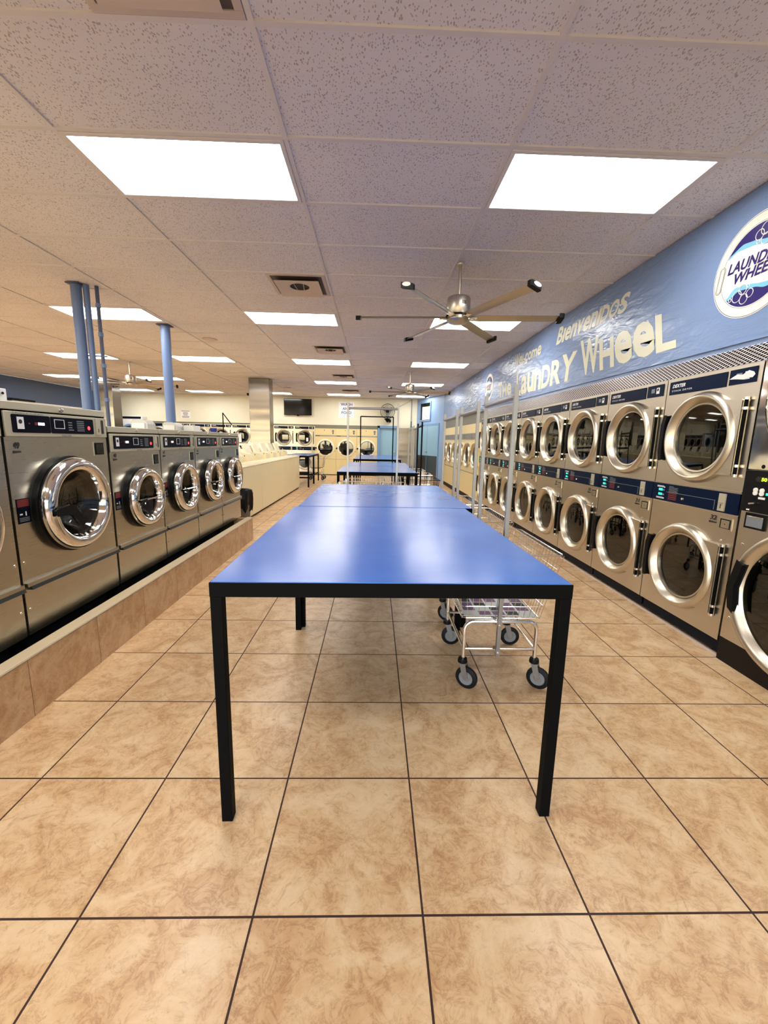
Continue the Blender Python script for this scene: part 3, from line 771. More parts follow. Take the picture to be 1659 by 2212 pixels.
# front-load washers
def washer(w, H, Rr, zd, big):
    t = thing('front_load_washer', '', 'washing machine'); h = w/2-.004
    top = H
    b = MB(); shell(b, 2*h, .84, .307, H-.04)
    b.plate(-h, h, .307, H-.175, -.001, .02, [(0, zd, Rr*.80)])
    b.box(-h, h, 0, .02, H-.175, H-.04)
    b.build('cabinet', 'steel_w', t)
    MB().box(-h, h, -.004, .30, H-.04, H).box(-h, h, .30, .84, H-.04, H-.012).build('top_rail', 'greyplate', t, bevel=.004)
    MB().lathe([(0, -.018), (.012, -.014), (.014, -.004)], (0, 0, H-.02), n=12).build('top_lock', 'chrome', t)
    MB().box(-h+.05, h-.05, .06, .80, .05, .307).build('plinth', 'black', t, smooth=False)
    cp = MB().box(-h+.005, h-.005, -.012, 0, H-.172, H-.048).build('control_panel', 'greyplate', t, bevel=.003)
    f = w/.775; z1 = H-.062; z0 = H-.152
    a = MB()
    def rr(x0, x1):
        a.prism([(x0, z0), (x1, z0), (x1+.006, z0+.004), (x1+.006, z1-.004), (x1, z1), (x0, z1), (x0-.006, z1-.004), (x0-.006, z0+.004)], -.0145, -.012)
    rr(-.335*f, -.105*f); rr(-.088*f, .245*f)
    a.build('display_window', 'navy_w', cp, smooth=False)
    q = MB(); q.mat(0); q.box(-.312*f, -.272*f, -.016, -.0145, z0+.018, z1-.012)
    q.box(-.07*f, .005*f, -.016, -.0145, z0+.026, z0+.029).box(-.07*f, .005*f, -.016, -.0145, z1-.016, z1-.013).box(-.07*f, -.067*f, -.016, -.0145, z0+.026, z1-.013).box(.002*f, .005*f, -.016, -.0145, z0+.026, z1-.013)
    q.mat(1); q.lathe([(.011, -.0172), (0, -.0172)], (-.294*f, 0, z0+.055), n=12)
    q.mat(2)
    for k in range(4): q.box(.035*f, (.065 if k else .075)*f, -.016, -.0145, z0+.018+k*.014, z0+.024+k*.014)
    for k in range(6): q.box(.105*f, .165*f, -.016, -.0145, z0+.016+k*.011, z0+.021+k*.011)
    q.mat(3); q.box(-.182*f, -.163*f, -.016, -.0145, z0+.040, z0+.054).box(-.160*f, -.141*f, -.016, -.0145, z0+.040, z0+.054)
    q.mat(4); q.lathe([(.012, -.0165), (0, -.0165)], (.205*f, 0, z0+.036), n=14)
    q.mat(5); q.box(-.205*f, -.188*f, -.016, -.0145, z0+.040, z0+.054).box(-.245*f, -.235*f, -.016, -.0145, z0+.044, z0+.050)
    q.build('indicator', ['print', 'ink', 'greyprint', 'lit_white', 'lit_red', 'red'], cp, smooth=False)
    q = MB(); put_text(q, 'DEXTER', -.02*f, .055*f, H-.170, H-.158, -.0135, .02)
    if big: put_text(q, 'TRIPLE LOAD', -.335*f, -.14*f, H-.060, H-.050, -.0135, .0, 0, 1.3)
    q.build('lettering', 'greyprint', cp, smooth=False)
    q = MB().box(.268*f, .312*f, -.020, -.012, z0-.004, z1+.006); q.mat(1); q.box(.328*f, .350*f, -.0135, -.012, z0+.004, z1); q.box(.287*f, .292*f, -.0215, -.020, z0+.012, z0+.035)
    q.build('coin_slot', ['greyplate', 'ink'], cp, smooth=False)
    zb = H-.285 if big else H-.175
    zb = H-.200
    q = MB().box(.252*f, .352*f, -.004, 0, zb-.088, zb); q.mat(1); q.box(.258*f, .346*f, -.0045, -.004, zb-.082, zb-.006); q.mat(2); q.box(.268*f, .336*f, -.008, -.0045, zb-.076, zb-.014)
    q.build('coin_drawer', ['steel_w', 'black', 'handle'], t, smooth=False)
    st = MB().box(-.365*f, -.285*f, -.003, 0, zd-.055, zd+.072); st.mat(1); st.box(-.360*f, -.290*f, -.0035, -.003, zd+.03, zd+.068)
    st.mat(2); st.box(-.352*f, -.335*f, -.0035, -.003, zd-.012, zd-.004).box(-.318*f, -.311*f, -.0035, -.003, zd-.018, zd+.004)
    st.mat(3)
    for k in range(3): st.box(-.356*f, -.296*f, -.0035, -.003, zd-.03-k*.008, zd-.026-k*.008)
    st.build('warning_sticker', ['navy_w', 'red', 'print', 'greyprint'], t, smooth=False)
    # door
    r = Rr
    MB().lathe([(r*1.04, 0), (r*1.04, -.028), (r*.95, -.03)], (0, 0, zd), n=64).build('door_gasket', 'gasket', t)
    ring = MB().lathe([(r*.95, -.028), (r*1.0, -.034), (r*1.01, -.055), (r*.97, -.078), (r*.90, -.092), (r*.82, -.094), (r*.76, -.086), (r*.735, -.078), (r*.725, -.066), (r*.70, -.055), (r*.68, -.03)], (0, 0, zd), n=72)
    d = ring.build('door', 'chrome', t, angle=70)
    MB().lathe([(r*.70, -.050), (r*.66, -.040), (r*.55, .01), (r*.40, .035), (0, .045)], (0, 0, zd), n=48).build('glass', 'washerglass', d)
    MB().lathe([(r*.68, -.03), (r*.74, 0), (r*.80, .03), (r*.80, .05)], (0, 0, zd), n=48).build('inner_rim', 'gasket', t)
    MB().lathe([(r*.80, .05), (r*.86, .06), (r*.88, .10), (r*.88, .50), (r*.6, .52), (0, .52)], (0, 0, zd), n=48).build('drum', 'perf', t)
    hd = MB()
    if big:
        hd.prism([(-.245, zd-.005), (-.135, zd+.01), (-.105, zd-.005), (-.10, zd-.02), (-.04, zd-.10), (-.06, zd-.115), (-.085, zd-.10), (-.135, zd-.035), (-.245, zd-.03)], -.112, -.092)
        hd.build('handle', 'black', d, bevel=.006)
    else:
        hd.box(-r*.86, -r*.45, -.112, -.090, zd-.018, zd); hd.mat(1); hd.bar((-r*.80, -.10, zd-.004), (r*.5, -.095, zd-.01), .006, 8)
        hd.build('handle', ['black', 'chrome'], d, bevel=.003)
    s = MB().box(-h+.002, h-.002, -.022, 0, .570, .590); s.mat(1); s.prism([(-.030, .552), (0, .552), (0, .570), (-.022, .570)], -h+.02, h-.002, 'x')
    s.build('pull_strip', ['nickel', 'handle'], t, smooth=False)
    for sx in (-1, 1):
        for zz in (.445, zd-.22*w/.66-.0): MB().lathe([(0, -.007), (.006, -.005), (.007, 0)], (sx*(h-.02), 0, zz), n=8).build('screw', 'chrome', t)
    return t
WB = washer(.775, 1.512, .268, .955, True)
WB.location = (-1.80, 2.44, 0); WB.rotation_euler = (0, 0, PI/2); WB['label'] = 'tall steel front-load washer numbered 49, largest fully visible one on the left'; WB['group'] = 'steel washers along the curb'
w50 = dup(WB, (-1.80, 1.657, 0), PI/2, 'steel front-load washer cut off by the left edge of the picture')
number_decal(WB, '49', -.338, -.300, 1.278, 1.312); number_decal(w50, '50', -.338, -.300, 1.278, 1.312)
WS = washer(.665, 1.415, .222, .893, False)
wl = ['small steel front-load washer directly behind number 49, numbered 48', 'steel front-load washer third along the curb, numbered 47', 'steel front-load washer fourth along the curb, numbered 46', 'farthest steel front-load washer on the curb, beside the bin']
wy = [2.838+.671*(k+.5) for k in range(4)]
W4 = []
for k, y in enumerate(wy):
    if k == 0: t = WS; t.location = (-1.80, y, 0); t.rotation_euler = (0, 0, PI/2); t['label'] = wl[0]; t['group'] = 'steel washers along the curb'
    else: t = dup(WS, (-1.80, y, 0), PI/2, wl[k])
    W4.append(t)
for k, t in enumerate(W4): number_decal(t, str(48-k), -.290, -.256, 1.205, 1.232)

# large dryer at the right edge
def big_dryer():
    w = .88; h = w/2-.003
    t = thing('tumbler_dryer', 'big steel tumbler with black control panel, cut off by the right edge', 'dryer', (2.27, 2.437-.44, 0), -PI/2)
    b = MB(); shell(b, 2*h, .85, .155, 1.866); b.plate(-h, h, .155, .985, -.001, .02, [(.03, .52, .36)])
    b.box(-h, h, 0, .02, .985, 1.866)
    b.build('cabinet', 'steel', t)
    MB().box(-h, h, -.002, .8, 0, .155).build('kick_base', 'darkbase', t, smooth=False)
    up = MB().box(-h+.004, h-.004, -.010, 0, 1.235, 1.862).lathe([(.42, -.010), (.40, -.030), (.37, -.036), (.35, -.02), (.34, -.010)], (.03, 0, 1.64), n=56)
    up.build('embossed_panel', 'chrome', t, bevel=.003)
    MB().lathe([(.012, -.0105), (0, -.0115)], (-.335, 0, 1.255), n=16).build('lock', 'black', t)
    cp = MB().box(-h+.006, h-.01, -.020, 0, .985, 1.232).build('control_panel', 'black', t, bevel=.003)
    q = MB()
    q.mat(0); q.prism([(-.36, 1.180), (-.345, 1.168), (-.245, 1.166), (-.232, 1.180), (-.245, 1.196), (-.345, 1.198)], -.022, -.020)
    q.mat(1); put_text(q, '50', -.320, -.285, 1.172, 1.192, -.0225, .03)
    q.mat(2)
    for a_, bz in ((-.345, 1.118), (-.305, 1.118), (-.345, 1.100), (-.305, 1.100)): q.lathe([(.014, -.020), (.013, -.026), (0, -.027)], (a_, 0, bz), n=14)
    q.box(-.318, -.280, -.026, -.020, 1.068, 1.080)
    q.mat(3); q.box(-.275, -.240, -.026, -.020, 1.094, 1.108)
    q.build('button', ['handle', 'lit_lime', 'white', 'lit_green'], cp, smooth=False)
    MB().bar((-.365, -.03, 1.035), (-.330, -.03, 1.042), .006, 8).bar((-.372, -.03, 1.0), (-.35, -.03, 1.0), .006, 8).build('coin_slot', 'chrome', cp)
    q = MB().box(-.395, -.265, -.012, 0, .885, .978); q.mat(1); q.box(-.380, -.275, -.016, -.012, .897, .962); q.mat(2); q.box(-.378, -.277, -.018, -.016, .955, .961)
    q.build('coin_drawer', ['black', 'greyprint', 'chrome'], t, bevel=.002)
    for x, z in ((-.39, .78), (-.395, .30)): MB().lathe([(0, -.008), (.006, -.006), (.007, 0)], (x, 0, z), n=8).build('screw', 'chrome', t)
    c = .52
    d = MB().lathe([(.425, 0), (.425, -.02), (.412, -.05), (.395, -.055), (.375, -.045), (.350, -.01), (.345, .01)], (.03, 0, c), n=72).build('door', 'ring', t, angle=60)
    MB().lathe([(.352, -.012), (.20, -.02), (0, -.022)], (.03, 0, c), n=56).build('glass', 'dryerglass', d)
    hd = [(-.345, -.13), (-.315, -.15), (-.335, 0), (-.30, .15), (-.335, .17), (-.372, .0)]
    MB().prism([(x, z+c) for x, z in hd], -.07, -.03).build('handle', 'black', d, bevel=.005)
    MB().lathe([(.36, .012), (.37, .02), (.37, .55), (0, .55)], (.03, 0, c), n=40).build('drum', 'drum', t)
    return t
big_dryer()
# expanded metal grille above the stack dryers
gr = thing('vent_grille', 'long expanded-metal grille strip between the steel dryers and the blue wall', 'grille')
g = MB(); segs = [(1.6, 1.872, 1.984), (2.5, 1.872, 1.990), (5, 1.872, 2.012), (8.0, 1.872, 2.040), (8.86, 1.872, 2.046)]
vs = []; fs = []
for y, z0, z1 in segs: vs += [(2.296, y, z0), (2.335, y, z1)]
for k in range(len(segs)-1): fs.append((2*k, 2*k+1, 2*k+3, 2*k+2))
g.add(vs, fs); g.build('mesh_sheet', 'grille', gr, smooth=False)
MB().box(2.42, 2.45, 1.6, 8.86, 1.87, 2.05).build('cavity_shade_sheet', 'black', gr, smooth=False)  # black sheet whose colour gives the shade of the cavity behind the mesh
MB().box(2.296, 2.302, 1.6, 8.86, 1.868, 1.876).build('bottom_rail', 'galv', gr, smooth=False)

# top-load washers
def topload(w):
    t = thing('top_load_washer', '', 'washing machine'); h = w/2-.002
    MB().box(-h, h, 0, .66, .04, .885).build('cabinet', 'cream', t, bevel=.006)
    MB().box(-h+.02, h-.02, .03, .62, .0, .04).build('kick_base', 'black', t, smooth=False)
    MB().box(-h-.001, h+.001, -.008, .66, .885, .905).build('top_panel', 'cream_l', t, bevel=.006)
    MB().box(-h+.07, h-.07, .03, .33, .905, .915).build('lid', 'cream_l', t, bevel=.005)
    # console: tall leaning rounded back
    cs = MB(); hw = .20; pr = []
    for k in range(9):
        a = PI*k/8; pr.append((hw-.04+.04*math.cos(a*.5), 1.19+.04*math.sin(a*.5)))
    prof = [(-hw, .905), (hw, .905)]+[(hw-.045+.045*math.cos(PI/2*k/6), 1.20+.045*math.sin(PI/2*k/6)) for k in range(7)]+[(-hw+.045-.045*math.sin(PI/2*k/6), 1.20+.045*math.cos(PI/2*k/6)) for k in range(7)]
    vs = []; n = len(prof)
    for dy in (0, .045):
        for x, z in prof: vs.append((x, .44+dy+(z-.905)*.42, z))
    cs.add(vs, [tuple(range(n)), tuple(range(2*n-1, n-1, -1))]+[(i, (i+1) % n, (i+1) % n+n, i+n) for i in range(n)])
    cs.mat(1); cs.box(-.10, -.02, .527, .531, 1.09, 1.10)
    cs.build('console', ['cream_l', 'greyprint'], t, bevel=.006)
    cb = MB(); cb.prism([(.33, .905), (.33, 1.01), (.36, 1.055), (.47, 1.065), (.50, .905)], -.02, h-.01, 'x')
    c = cb.build('coin_box', 'cream', t, bevel=.004)
    s = MB().box(-.005, .035, .22, .37, 1.038, 1.052); s.mat(1); s.lathe([(.010, 0), (.010, -.012), (0, -.013)], (.015, .22, 1.045), n=10)
    s.build('coin_slide', ['white', 'black'], c, bevel=.002)
    return t
TL = topload(.6425)
tl = ['nearest cream top-load washer, beside the bin', 'second cream top-load washer from the bin', 'third cream top-load washer from the bin', 'fourth cream top-load washer from the bin', 'fourth cream top-load washer from the dark folding tables',
      'third cream top-load washer from the dark folding tables', 'second cream top-load washer from the dark folding tables', 'last cream top-load washer, beside the dark folding tables']
for k in range(8):
    loc = (-2.09, 6.40+.6425*(k+.5), 0)
    if k == 0: TL.location = loc; TL.rotation_euler = (0, 0, PI/2); TL['label'] = tl[0]; TL['group'] = 'cream top-load washers'
    else: dup(TL, loc, PI/2, tl[k])

# ------------------------------------------------------------------ tables
def table(w, d, label, loc, rz, shelf=False, leg=.038, h=.90):
    t = thing('folding_table', label, 'table', loc, rz, 'blue-topped folding tables')
    a, b = w/2, d/2
    MB().box(-a+.004, a-.004, -b+.004, b-.004, h-.018, h).build('tabletop', 'bluetop', t, bevel=.0015)
    f = MB(); f.box(-a, a, -b, -b+.03, h-.052, h-.003).box(-a, a, b-.03, b, h-.052, h-.003).box(-a, -a+.03, -b+.03, b-.03, h-.052, h-.003).box(a-.03, a, -b+.03, b-.03, h-.052, h-.003)
    for s in (-.3, .3): f.box(-a+.03, a-.03, s*d-.015, s*d+.015, h-.045, h-.018)
    f.build('apron', 'blackmetal', t, bevel=.002)
    for sx in (-1, 1):
        for sy in (-1, 1):
            x = sx*(a-leg/2-.001); y = sy*(b-leg/2-.001)
            MB().box(x-leg/2, x+leg/2, y-leg/2, y+leg/2, 0, h-.052).build('leg', 'blackmetal', t, bevel=.002)
    if shelf:
        g = MB().box(-a+.03, a-.03, -b, -b+.025, .26, .30).box(-a, -a+.025, -b+.03, b-.03, .26, .30).box(a-.025, a, -b+.03, b-.03, .26, .30)
        g.build('stretcher', 'blackmetal', t, bevel=.002)
    return t
table(1.195, 1.545, 'nearest blue-topped folding table with black frame, in the foreground', (.062, 2.045, 0), .014)
table(1.225, 1.475, 'second blue-topped folding table, pushed against the foreground one', (.078, 3.565, 0), .014)
table(1.20, 1.48, 'third blue-topped folding table, behind the sideways cart', (.045, 6.80, 0), .01)
table(1.19, 1.30, 'fourth blue-topped folding table, pushed against the third', (.068, 8.205, 0), .01)
table(1.21, 1.50, 'fifth blue-topped folding table, in front of the black garment rack posts', (.075, 11.16, 0), 0)
table(1.24, 1.52, 'farthest centre blue-topped folding table, in front of the blue door', (.085, 12.69, 0), 0)
table(.76, 1.03, 'narrow dark folding table at the end of the cream washers', (-2.23, 12.22, 0), 0, True)
table(.76, 1.06, 'narrow dark folding table nearest the yellow far-wall dryers', (-2.23, 13.29, 0), 0, True)

# ------------------------------------------------------------------ carts
def caster(parent, x, y, yaw):
    A = Matrix.Translation((x, y, 0)) @ Matrix.Rotation(yaw, 4, 'Z')
    tr = lambda vs: [tuple(A @ Vector(v)) for v in vs]
    def fin(mb): mb.v = tr(mb.v); return mb
    c = MB(); c.lathe([(0, .172), (.024, .172), (.027, .160), (.027, .150), (.022, .146), (0, .146)], axis='z', n=20)
    cs = fin(c).build('caster', 'black', parent)
    k = MB()
    for s in (-1, 1): k.prism([(-.012, .148), (.022, .148), (.042, .066), (.034, .052), (.022, .052), (.004, .09)], s*.018-.0015, s*.018+.0015)
    k.box(-.014, .024, -.019, .019, .140, .149); k.bar((.028, -.022, .0635), (.028, .022, .0635), .006, 8)
    fin(k).build('fork', 'galv', cs)
    wv = MB().lathe([(.040, -.014), (.056, -.013), (.0625, -.008), (.0635, 0), (.0625, .008), (.056, .013), (.040, .014)], (.028, 0, .0635), n=32)
    wv.mat(1); wv.lathe([(0, -.011), (.018, -.012), (.022, -.008), (.038, -.009), (.042, -.013), (.042, .013), (.038, .009), (.022, .008), (.018, .012), (0, .011)], (.028, 0, .0635), n=28)
    fin(wv).build('wheel', ['tyre', 'hub'], cs)
def cart(label, loc, rz=0, ph=.275, top=1.645, poles=True, dark=False, zt=.79, liner=False, hw=(.215, .275), hd=(.235, .325), yaw=.35, casters=True):
    t = thing('laundry_cart', label, 'laundry cart', loc, rz, 'wire laundry carts')
    tm = 'blackmetal' if dark else 'tube'
    fx, fy = .20, .245
    f = MB()
    for s in (-1, 1):
        pts = [(-fx, s*fy, .165), (-fx, s*fy, .34)]
        for k in range(1, 6):
            a = PI/2*k/6; pts.append((-fx+.05-.05*math.cos(a), s*fy, .34+.05*math.sin(a)))
        pts += [(-fx+.05, s*fy, .39), (fx-.05, s*fy, .39)]
        for k in range(1, 6):
            a = PI/2*k/6; pts.append((fx-.05+.05*math.sin(a), s*fy, .34+.05*math.cos(a)))
        pts += [(fx, s*fy, .34), (fx, s*fy, .165)]
        f.tube(pts, .011, 10)
        f.bar((-fx, s*fy, .228), (fx, s*fy, .228), .009, 10)
        f.bar((s*fx, -fy, .228), (s*fx, fy, .228), .0085, 10)
    f.build('frame', tm, t)
    # basket
    g = MB(); zb = .405
    def ring(z): 
        k = (z-zb)/(zt-zb); return hw[0]+(hw[1]-hw[0])*k, hd[0]+(hd[1]-hd[0])*k
    def loop(z, r, n=5):
        a, b = ring(z); c = .02
        g.tube([(-a+c, -b, z), (a-c, -b, z), (a, -b+c, z), (a, b-c, z), (a-c, b, z), (-a+c, b, z), (-a, b-c, z), (-a, -b+c, z)], r, n, True)
    for z, r in ((zb, .0035), (zb+.075, .0028), (zb+.15, .002), (zb+.225, .002), (zb+.30, .002), (zt, .0045)): 
        if z <= zt+.001: loop(z, r)
    a0, b0 = ring(zb); a1, b1 = ring(zt); nx, ny = 14, 16
    for i in range(nx+1):
        u = -1+2*i/nx
        for s in (-1, 1): g.bar((u*a0, s*b0, zb), (u*a1, s*b1, zt), .0019, 4, caps=False)
        g.bar((u*a0, -b0, zb), (u*a0, b0, zb), .0019, 4, caps=False)
    for i in range(1, ny):
        u = -1+2*i/ny
        for s in (-1, 1): g.bar((s*a0, u*b0, zb), (s*a1, u*b1, zt), .0019, 4, caps=False)
        g.bar((-a0, u*b0, zb), (a0, u*b0, zb), .0019, 4, caps=False)
    g.build('basket', tm, t, smooth=False)
    if casters:
        for sx in (-1, 1):
            for sy in (-1, 1): caster(t, sx*(fx+.002), sy*fy, -yaw+.25*sy)
    if poles:
        for s in (-1, 1):
            p = MB().bar((-.02, s*ph, .20), (-.02, s*ph, top), .0105, sq=True)
            p.mat(1)
            for z in (.225, .385): p.bar((-.02, s*(ph+.013), z), (-.02, s*(ph+.006), z), .007, 8)
            p.mat(0); p.bar((-.045, s*(ph), top-.055), (.005, s*(ph), top-.055), .004, 6)
            po = p.build('pole', ['galv' if not dark else 'blackmetal', 'chrome'], t, bevel=.001)
            # plates joining pole to frame and basket
            MB().box(-.035, -.005, min(s*(fy-.01), s*ph), max(s*(fy-.01), s*ph), .378, .402).build('pole_bracket', tm, t, smooth=False)
            MB().box(-.035, -.005, min(s*(fy-.01), s*ph), max(s*(fy-.01), s*ph), .214, .240).build('pole_bracket', tm, t, smooth=False)
        MB().bar((-.02, -ph, top-.06), (-.02, ph, top-.06), .0125, 12).build('hanging_bar', tm if dark else 'galv', t)
    if liner:
        q = MB().box(-.20, .20, -.22, .22, zb+.003, zb+.006)
        for i in range(5):
            for j in range(7):
                q.mat(1 if (i+j) % 3 else 2)
                if (i*3+j*5) % 4: q.box(-.188+i*.078, -.122+i*.078, -.205+j*.062, -.155+j*.062, zb+.006, zb+.007)
        q.build('basket_card', ['greybox', 'purple', 'ink'], t, smooth=False)
    return t
cart('nearest chrome wire laundry cart with hanging poles, half under the foreground table', (.715, 2.345, 0), 0, .275, liner=True)
cart('second chrome wire laundry cart, parked behind the nearest one beside the table', (.748, 3.225, 0), 0, .285)
cart('third chrome wire laundry cart, beside the far end of the second table', (.752, 4.035, 0), 0, .320, yaw=.3)
cart('tall wire laundry cart parked sideways between the second and third tables', (-.02, 4.78, 0), PI/2, .285, 1.775, True, False, .86, hw=(.215, .24), hd=(.30, .40))
cart('black wire laundry cart with poles, right of the third table', (.720, 6.44, 0), 0, .30, 1.645, dark=True, yaw=2)
cart('wire laundry cart with poles standing behind the black cart, right of the tables', (.740, 7.30, 0), 0, .34, 1.645, yaw=1.4)
cart('farthest wire laundry cart with poles, right of the fourth table', (.745, 8.40, 0), 0, .38, 1.645)
cart('low wire laundry cart without poles, stored under the third table', (-.15, 6.75, 0), PI/2, poles=False, zt=.72, yaw=.2)
cart('wire laundry cart parked behind the narrow dark tables, in front of the far dryers', (-1.98, 14.25, 0), 0, poles=False, zt=.80)

# black garment rack
t = thing('garment_rack', 'thin black garment rack behind the fourth table, in front of the yellow dryers', 'clothes rack', (.05, 9.5, 0))
f = MB()
for s in (-1, 1): f.bar((s*.37, 0, .09), (s*.37, 0, 1.90), .0125, 10)
f.build('upright', 'blackmetal', t)
MB().bar((-.37, 0, 1.895), (.37, 0, 1.895), .0125, 10).build('top_rail', 'blackmetal', t)
f = MB()
for s in (-1, 1): f.bar((s*.37, -.25, .09), (s*.37, .25, .09), .0125, 8)
f.bar((-.37, 0, .10), (.37, 0, .10), .0125, 8); f.build('base', 'blackmetal', t)
f = MB()
for s in (-1, 1):
    for q in (-1, 1): f.lathe([(0, -.012), (.035, -.012), (.04, 0), (.035, .012), (0, .012)], (s*.37, q*.24, .04), 'x', 16)
f.build('wheel', 'rubber', t)

# ------------------------------------------------------------------ posts, columns, pipes
def post(name, x, y, r, m, label, flange=True):
    t = thing(name, label, 'post' if name == 'support_post' else 'pipe', (x, y, 0))
    MB().bar((0, 0, 0), (0, 0, HC), r, 24).build('shaft', m, t)
    if flange: MB().box(-r*1.3, r*1.3, -r*1.3, r*1.3, HC-.012, HC-.003).build('top_plate', 'bluepipe', t, smooth=False)
    return t
post('support_post', -3.225, 4.80, .052, 'bluepost', 'thick blue post, leftmost of the bundle of blue pipes at left')
p = post('wall_conduit', -3.138, 4.83, .030, 'bluepost', 'medium blue pipe running beside the thick blue post', False)
p2 = post('drain_pipe', -3.045, 4.86, .019, 'bluepipe', 'thin dark blue pipe with clamps, right of the thick blue post', False)
q = MB()
for z in (.5, 1.2, 1.75, 2.12, 2.45, 2.75): q.lathe([(.019, -.02), (.026, -.02), (.026, .02), (.019, .02)], (0, 0, z), 'z', 16)
q.bar((-.20, -.03, 2.22), (.05, 0, 2.22), .009, 8)
q.build('clamp', 'bluepost', p2)
post('support_post', -3.07, 6.38, .066, 'bluepost', 'single round blue post behind the steel washers')
def column(x0, x1, y0, y1, label):
    t = thing('steel_column', label, 'column', ((x0+x1)/2, (y0+y1)/2, 0)); a = (x1-x0)/2; b = (y1-y0)/2
    MB().box(-a, a, -b, b, 0, HC-.003).build('cladding', 'steel_wall', t, bevel=.008)
    for sx in (-1, 1):
        for z in (.3, 1.2, 2.1): MB().lathe([(0, -.004), (.005, -.003), (.006, 0)], (sx*(a-.02), -b, z), n=8).build('rivet', 'chrome', t)
column(-3.39, -2.84, 11.42, 11.80, 'wide square steel clad column in front of the far wall')
column(-7.86, -7.48, 12.2, 12.6, 'far steel clad column right behind the blue pipe bundle')

# ------------------------------------------------------------------ things on top of the washers
def dispenser(x, y, z, w, h, label):
    t = thing('soap_box', label, 'box', (x, y, z), PI/2)
    a = w/2
    prof = [(0, 0), (.16, 0), (.16, h-.02), (.14, h), (.05, h), (.02, h-.012), (0, h-.04)]
    MB().prism([(y_, z_) for y_, z_ in prof], -a, a, 'x').build('body', 'greybox', t, bevel=.006)
    MB().box(-a-.012, -a, .02, .15, 0, h-.03).build('side_plate', 'white', t, bevel=.002)
dispenser(-2.38, 4.50, 1.404, .16, .115, 'grey box on top of washer 46, left of the single blue post')
dispenser(-2.38, 5.16, 1.404, .18, .115, 'grey box with a white side on the washers, right of the single blue post')
def cloth(x0, x1, y0, y1, z, h, m, name, label, cat):
    n = 10; vs = []; fs = []; rnd = random.Random(name)
    b = MB()
    for i in range(n+1):
        for j in range(n+1):
            u, v = i/n, j/n
            e = min(u, 1-u, v, 1-v); zz = z+h*min(1, e*5)**.5+rnd.uniform(-.003, .003)*(e > 0)
            vs.append((x0+(x1-x0)*u, y0+(y1-y0)*v, zz))
    for i in range(n):
        for j in range(n): a = i*(n+1)+j; fs.append((a, a+n+1, a+n+2, a+1))
    nn = len(vs); ed = [(i, 0) for i in range(n)]+[(n, j) for j in range(n)]+[(i, n) for i in range(n, 0, -1)]+[(0, j) for j in range(n, 0, -1)]
    ei = [i*(n+1)+j for i, j in ed]
    for k in ei: vs.append((vs[k][0], vs[k][1], z))
    for k in range(len(ei)): fs.append((ei[k], ei[(k+1) % len(ei)], nn+(k+1) % len(ei), nn+k))
    fs.append(tuple(range(nn, nn+len(ei)))); b.add(vs, fs)
    return tag(b.build(name, m), label, cat)
cloth(-2.60, -2.35, 5.28, 5.50, 1.404, .055, 'pinkcloth', 'folded_cloth', 'folded pink cloth on the farthest steel washer', 'cloth')
t = thing('detergent_box', 'white box standing at the end of the steel washers, right of the pink cloth', 'box', (-2.30, 5.31, 1.416))
MB().box(-.06, .06, -.10, .10, 0, .08).build('carton', 'white', t, bevel=.003)
t = thing('detergent_tub', 'blue tub at the end of the steel washers', 'tub', (-2.07, 5.40, 1.416))
MB().lathe([(0, 0), (.035, 0), (.042, .05), (0, .05)], axis='z', n=20).build('body', 'blueplastic', t)
MB().lathe([(.044, .048), (.044, .058), (0, .06)], axis='z', n=20).build('lid', 'blueplastic', t)
t = thing('steel_duct', 'white metal box on the washer at the left edge', 'box', (-2.03, 1.78, 1.514))
MB().box(-.10, .10, -.45, .48, 0, .070).build('body', 'white', t, bevel=.004)
MB().lathe([(0, 0), (.006, .002), (.007, .006)], (.101, .45, .045), axis='x', n=8).build('screw', 'ink', t)
t = thing('cable_tray', 'thin pale strip lying on top of washer 49', 'strip', (-1.95, 2.55, 1.514))
MB().box(-.02, .02, -.26, .27, 0, .016).build('tray', 'whitemetal', t, bevel=.002)
MB().box(-.022, .022, -.265, -.11, .016, .028).build('rubber_cover', 'black', t, bevel=.002)

# bin beside washers
t = thing('trash_can', 'grey bin with a black bag hanging over its rim, between the washer rows', 'bin', (-1.985, 5.96, 0))
MB().lathe([(0, 0), (.150, 0), (.158, .02), (.190, .58), (.196, .60), (.186, .60), (.15, .03), (0, .03)], axis='z', n=32).build('can', 'can', t)
b = MB(); n = 40; rows = []; vs = []; fs = []; rnd = random.Random(3)
wob = [rnd.uniform(-1, 1) for _ in range(n)]
for (r, z, k) in ((.150, .45, 0), (.186, .61, .004), (.200, .615, .006), (.212, .57, .010), (.208, .47, .016), (.200, .37, .02), (.196, .335, .018)):
    for i in range(n):
        a = 2*PI*i/n; rr = r+k*wob[i]*.8+k*.8*math.sin(7*a); vs.append((rr*math.cos(a), rr*math.sin(a), z+(.05*wob[(i*3) % n] if z < .36 else 0)))
for q in range(6):
    for i in range(n): fs.append((q*n+i, q*n+(i+1) % n, (q+1)*n+(i+1) % n, (q+1)*n+i))
b.add(vs, fs); b.build('bin_bag', 'bag', t)
t = thing('towel_stand', 'thin black pointed stand rising behind the last steel washer', 'stand', (-2.45, 7.25, 0))
# stands behind the cream washers
t.location = (-2.95, 8.2, 0)
MB().bar((0, 0, 0), (0, 0, 1.83), .010, 8).bar((0, 0, 1.83), (.13, .12, 1.60), .009, 8).build('rod', 'blackmetal', t)
MB().lathe([(0, 0), (.12, 0), (.12, .02), (0, .03)], axis='z', n=20).build('foot', 'blackmetal', t)
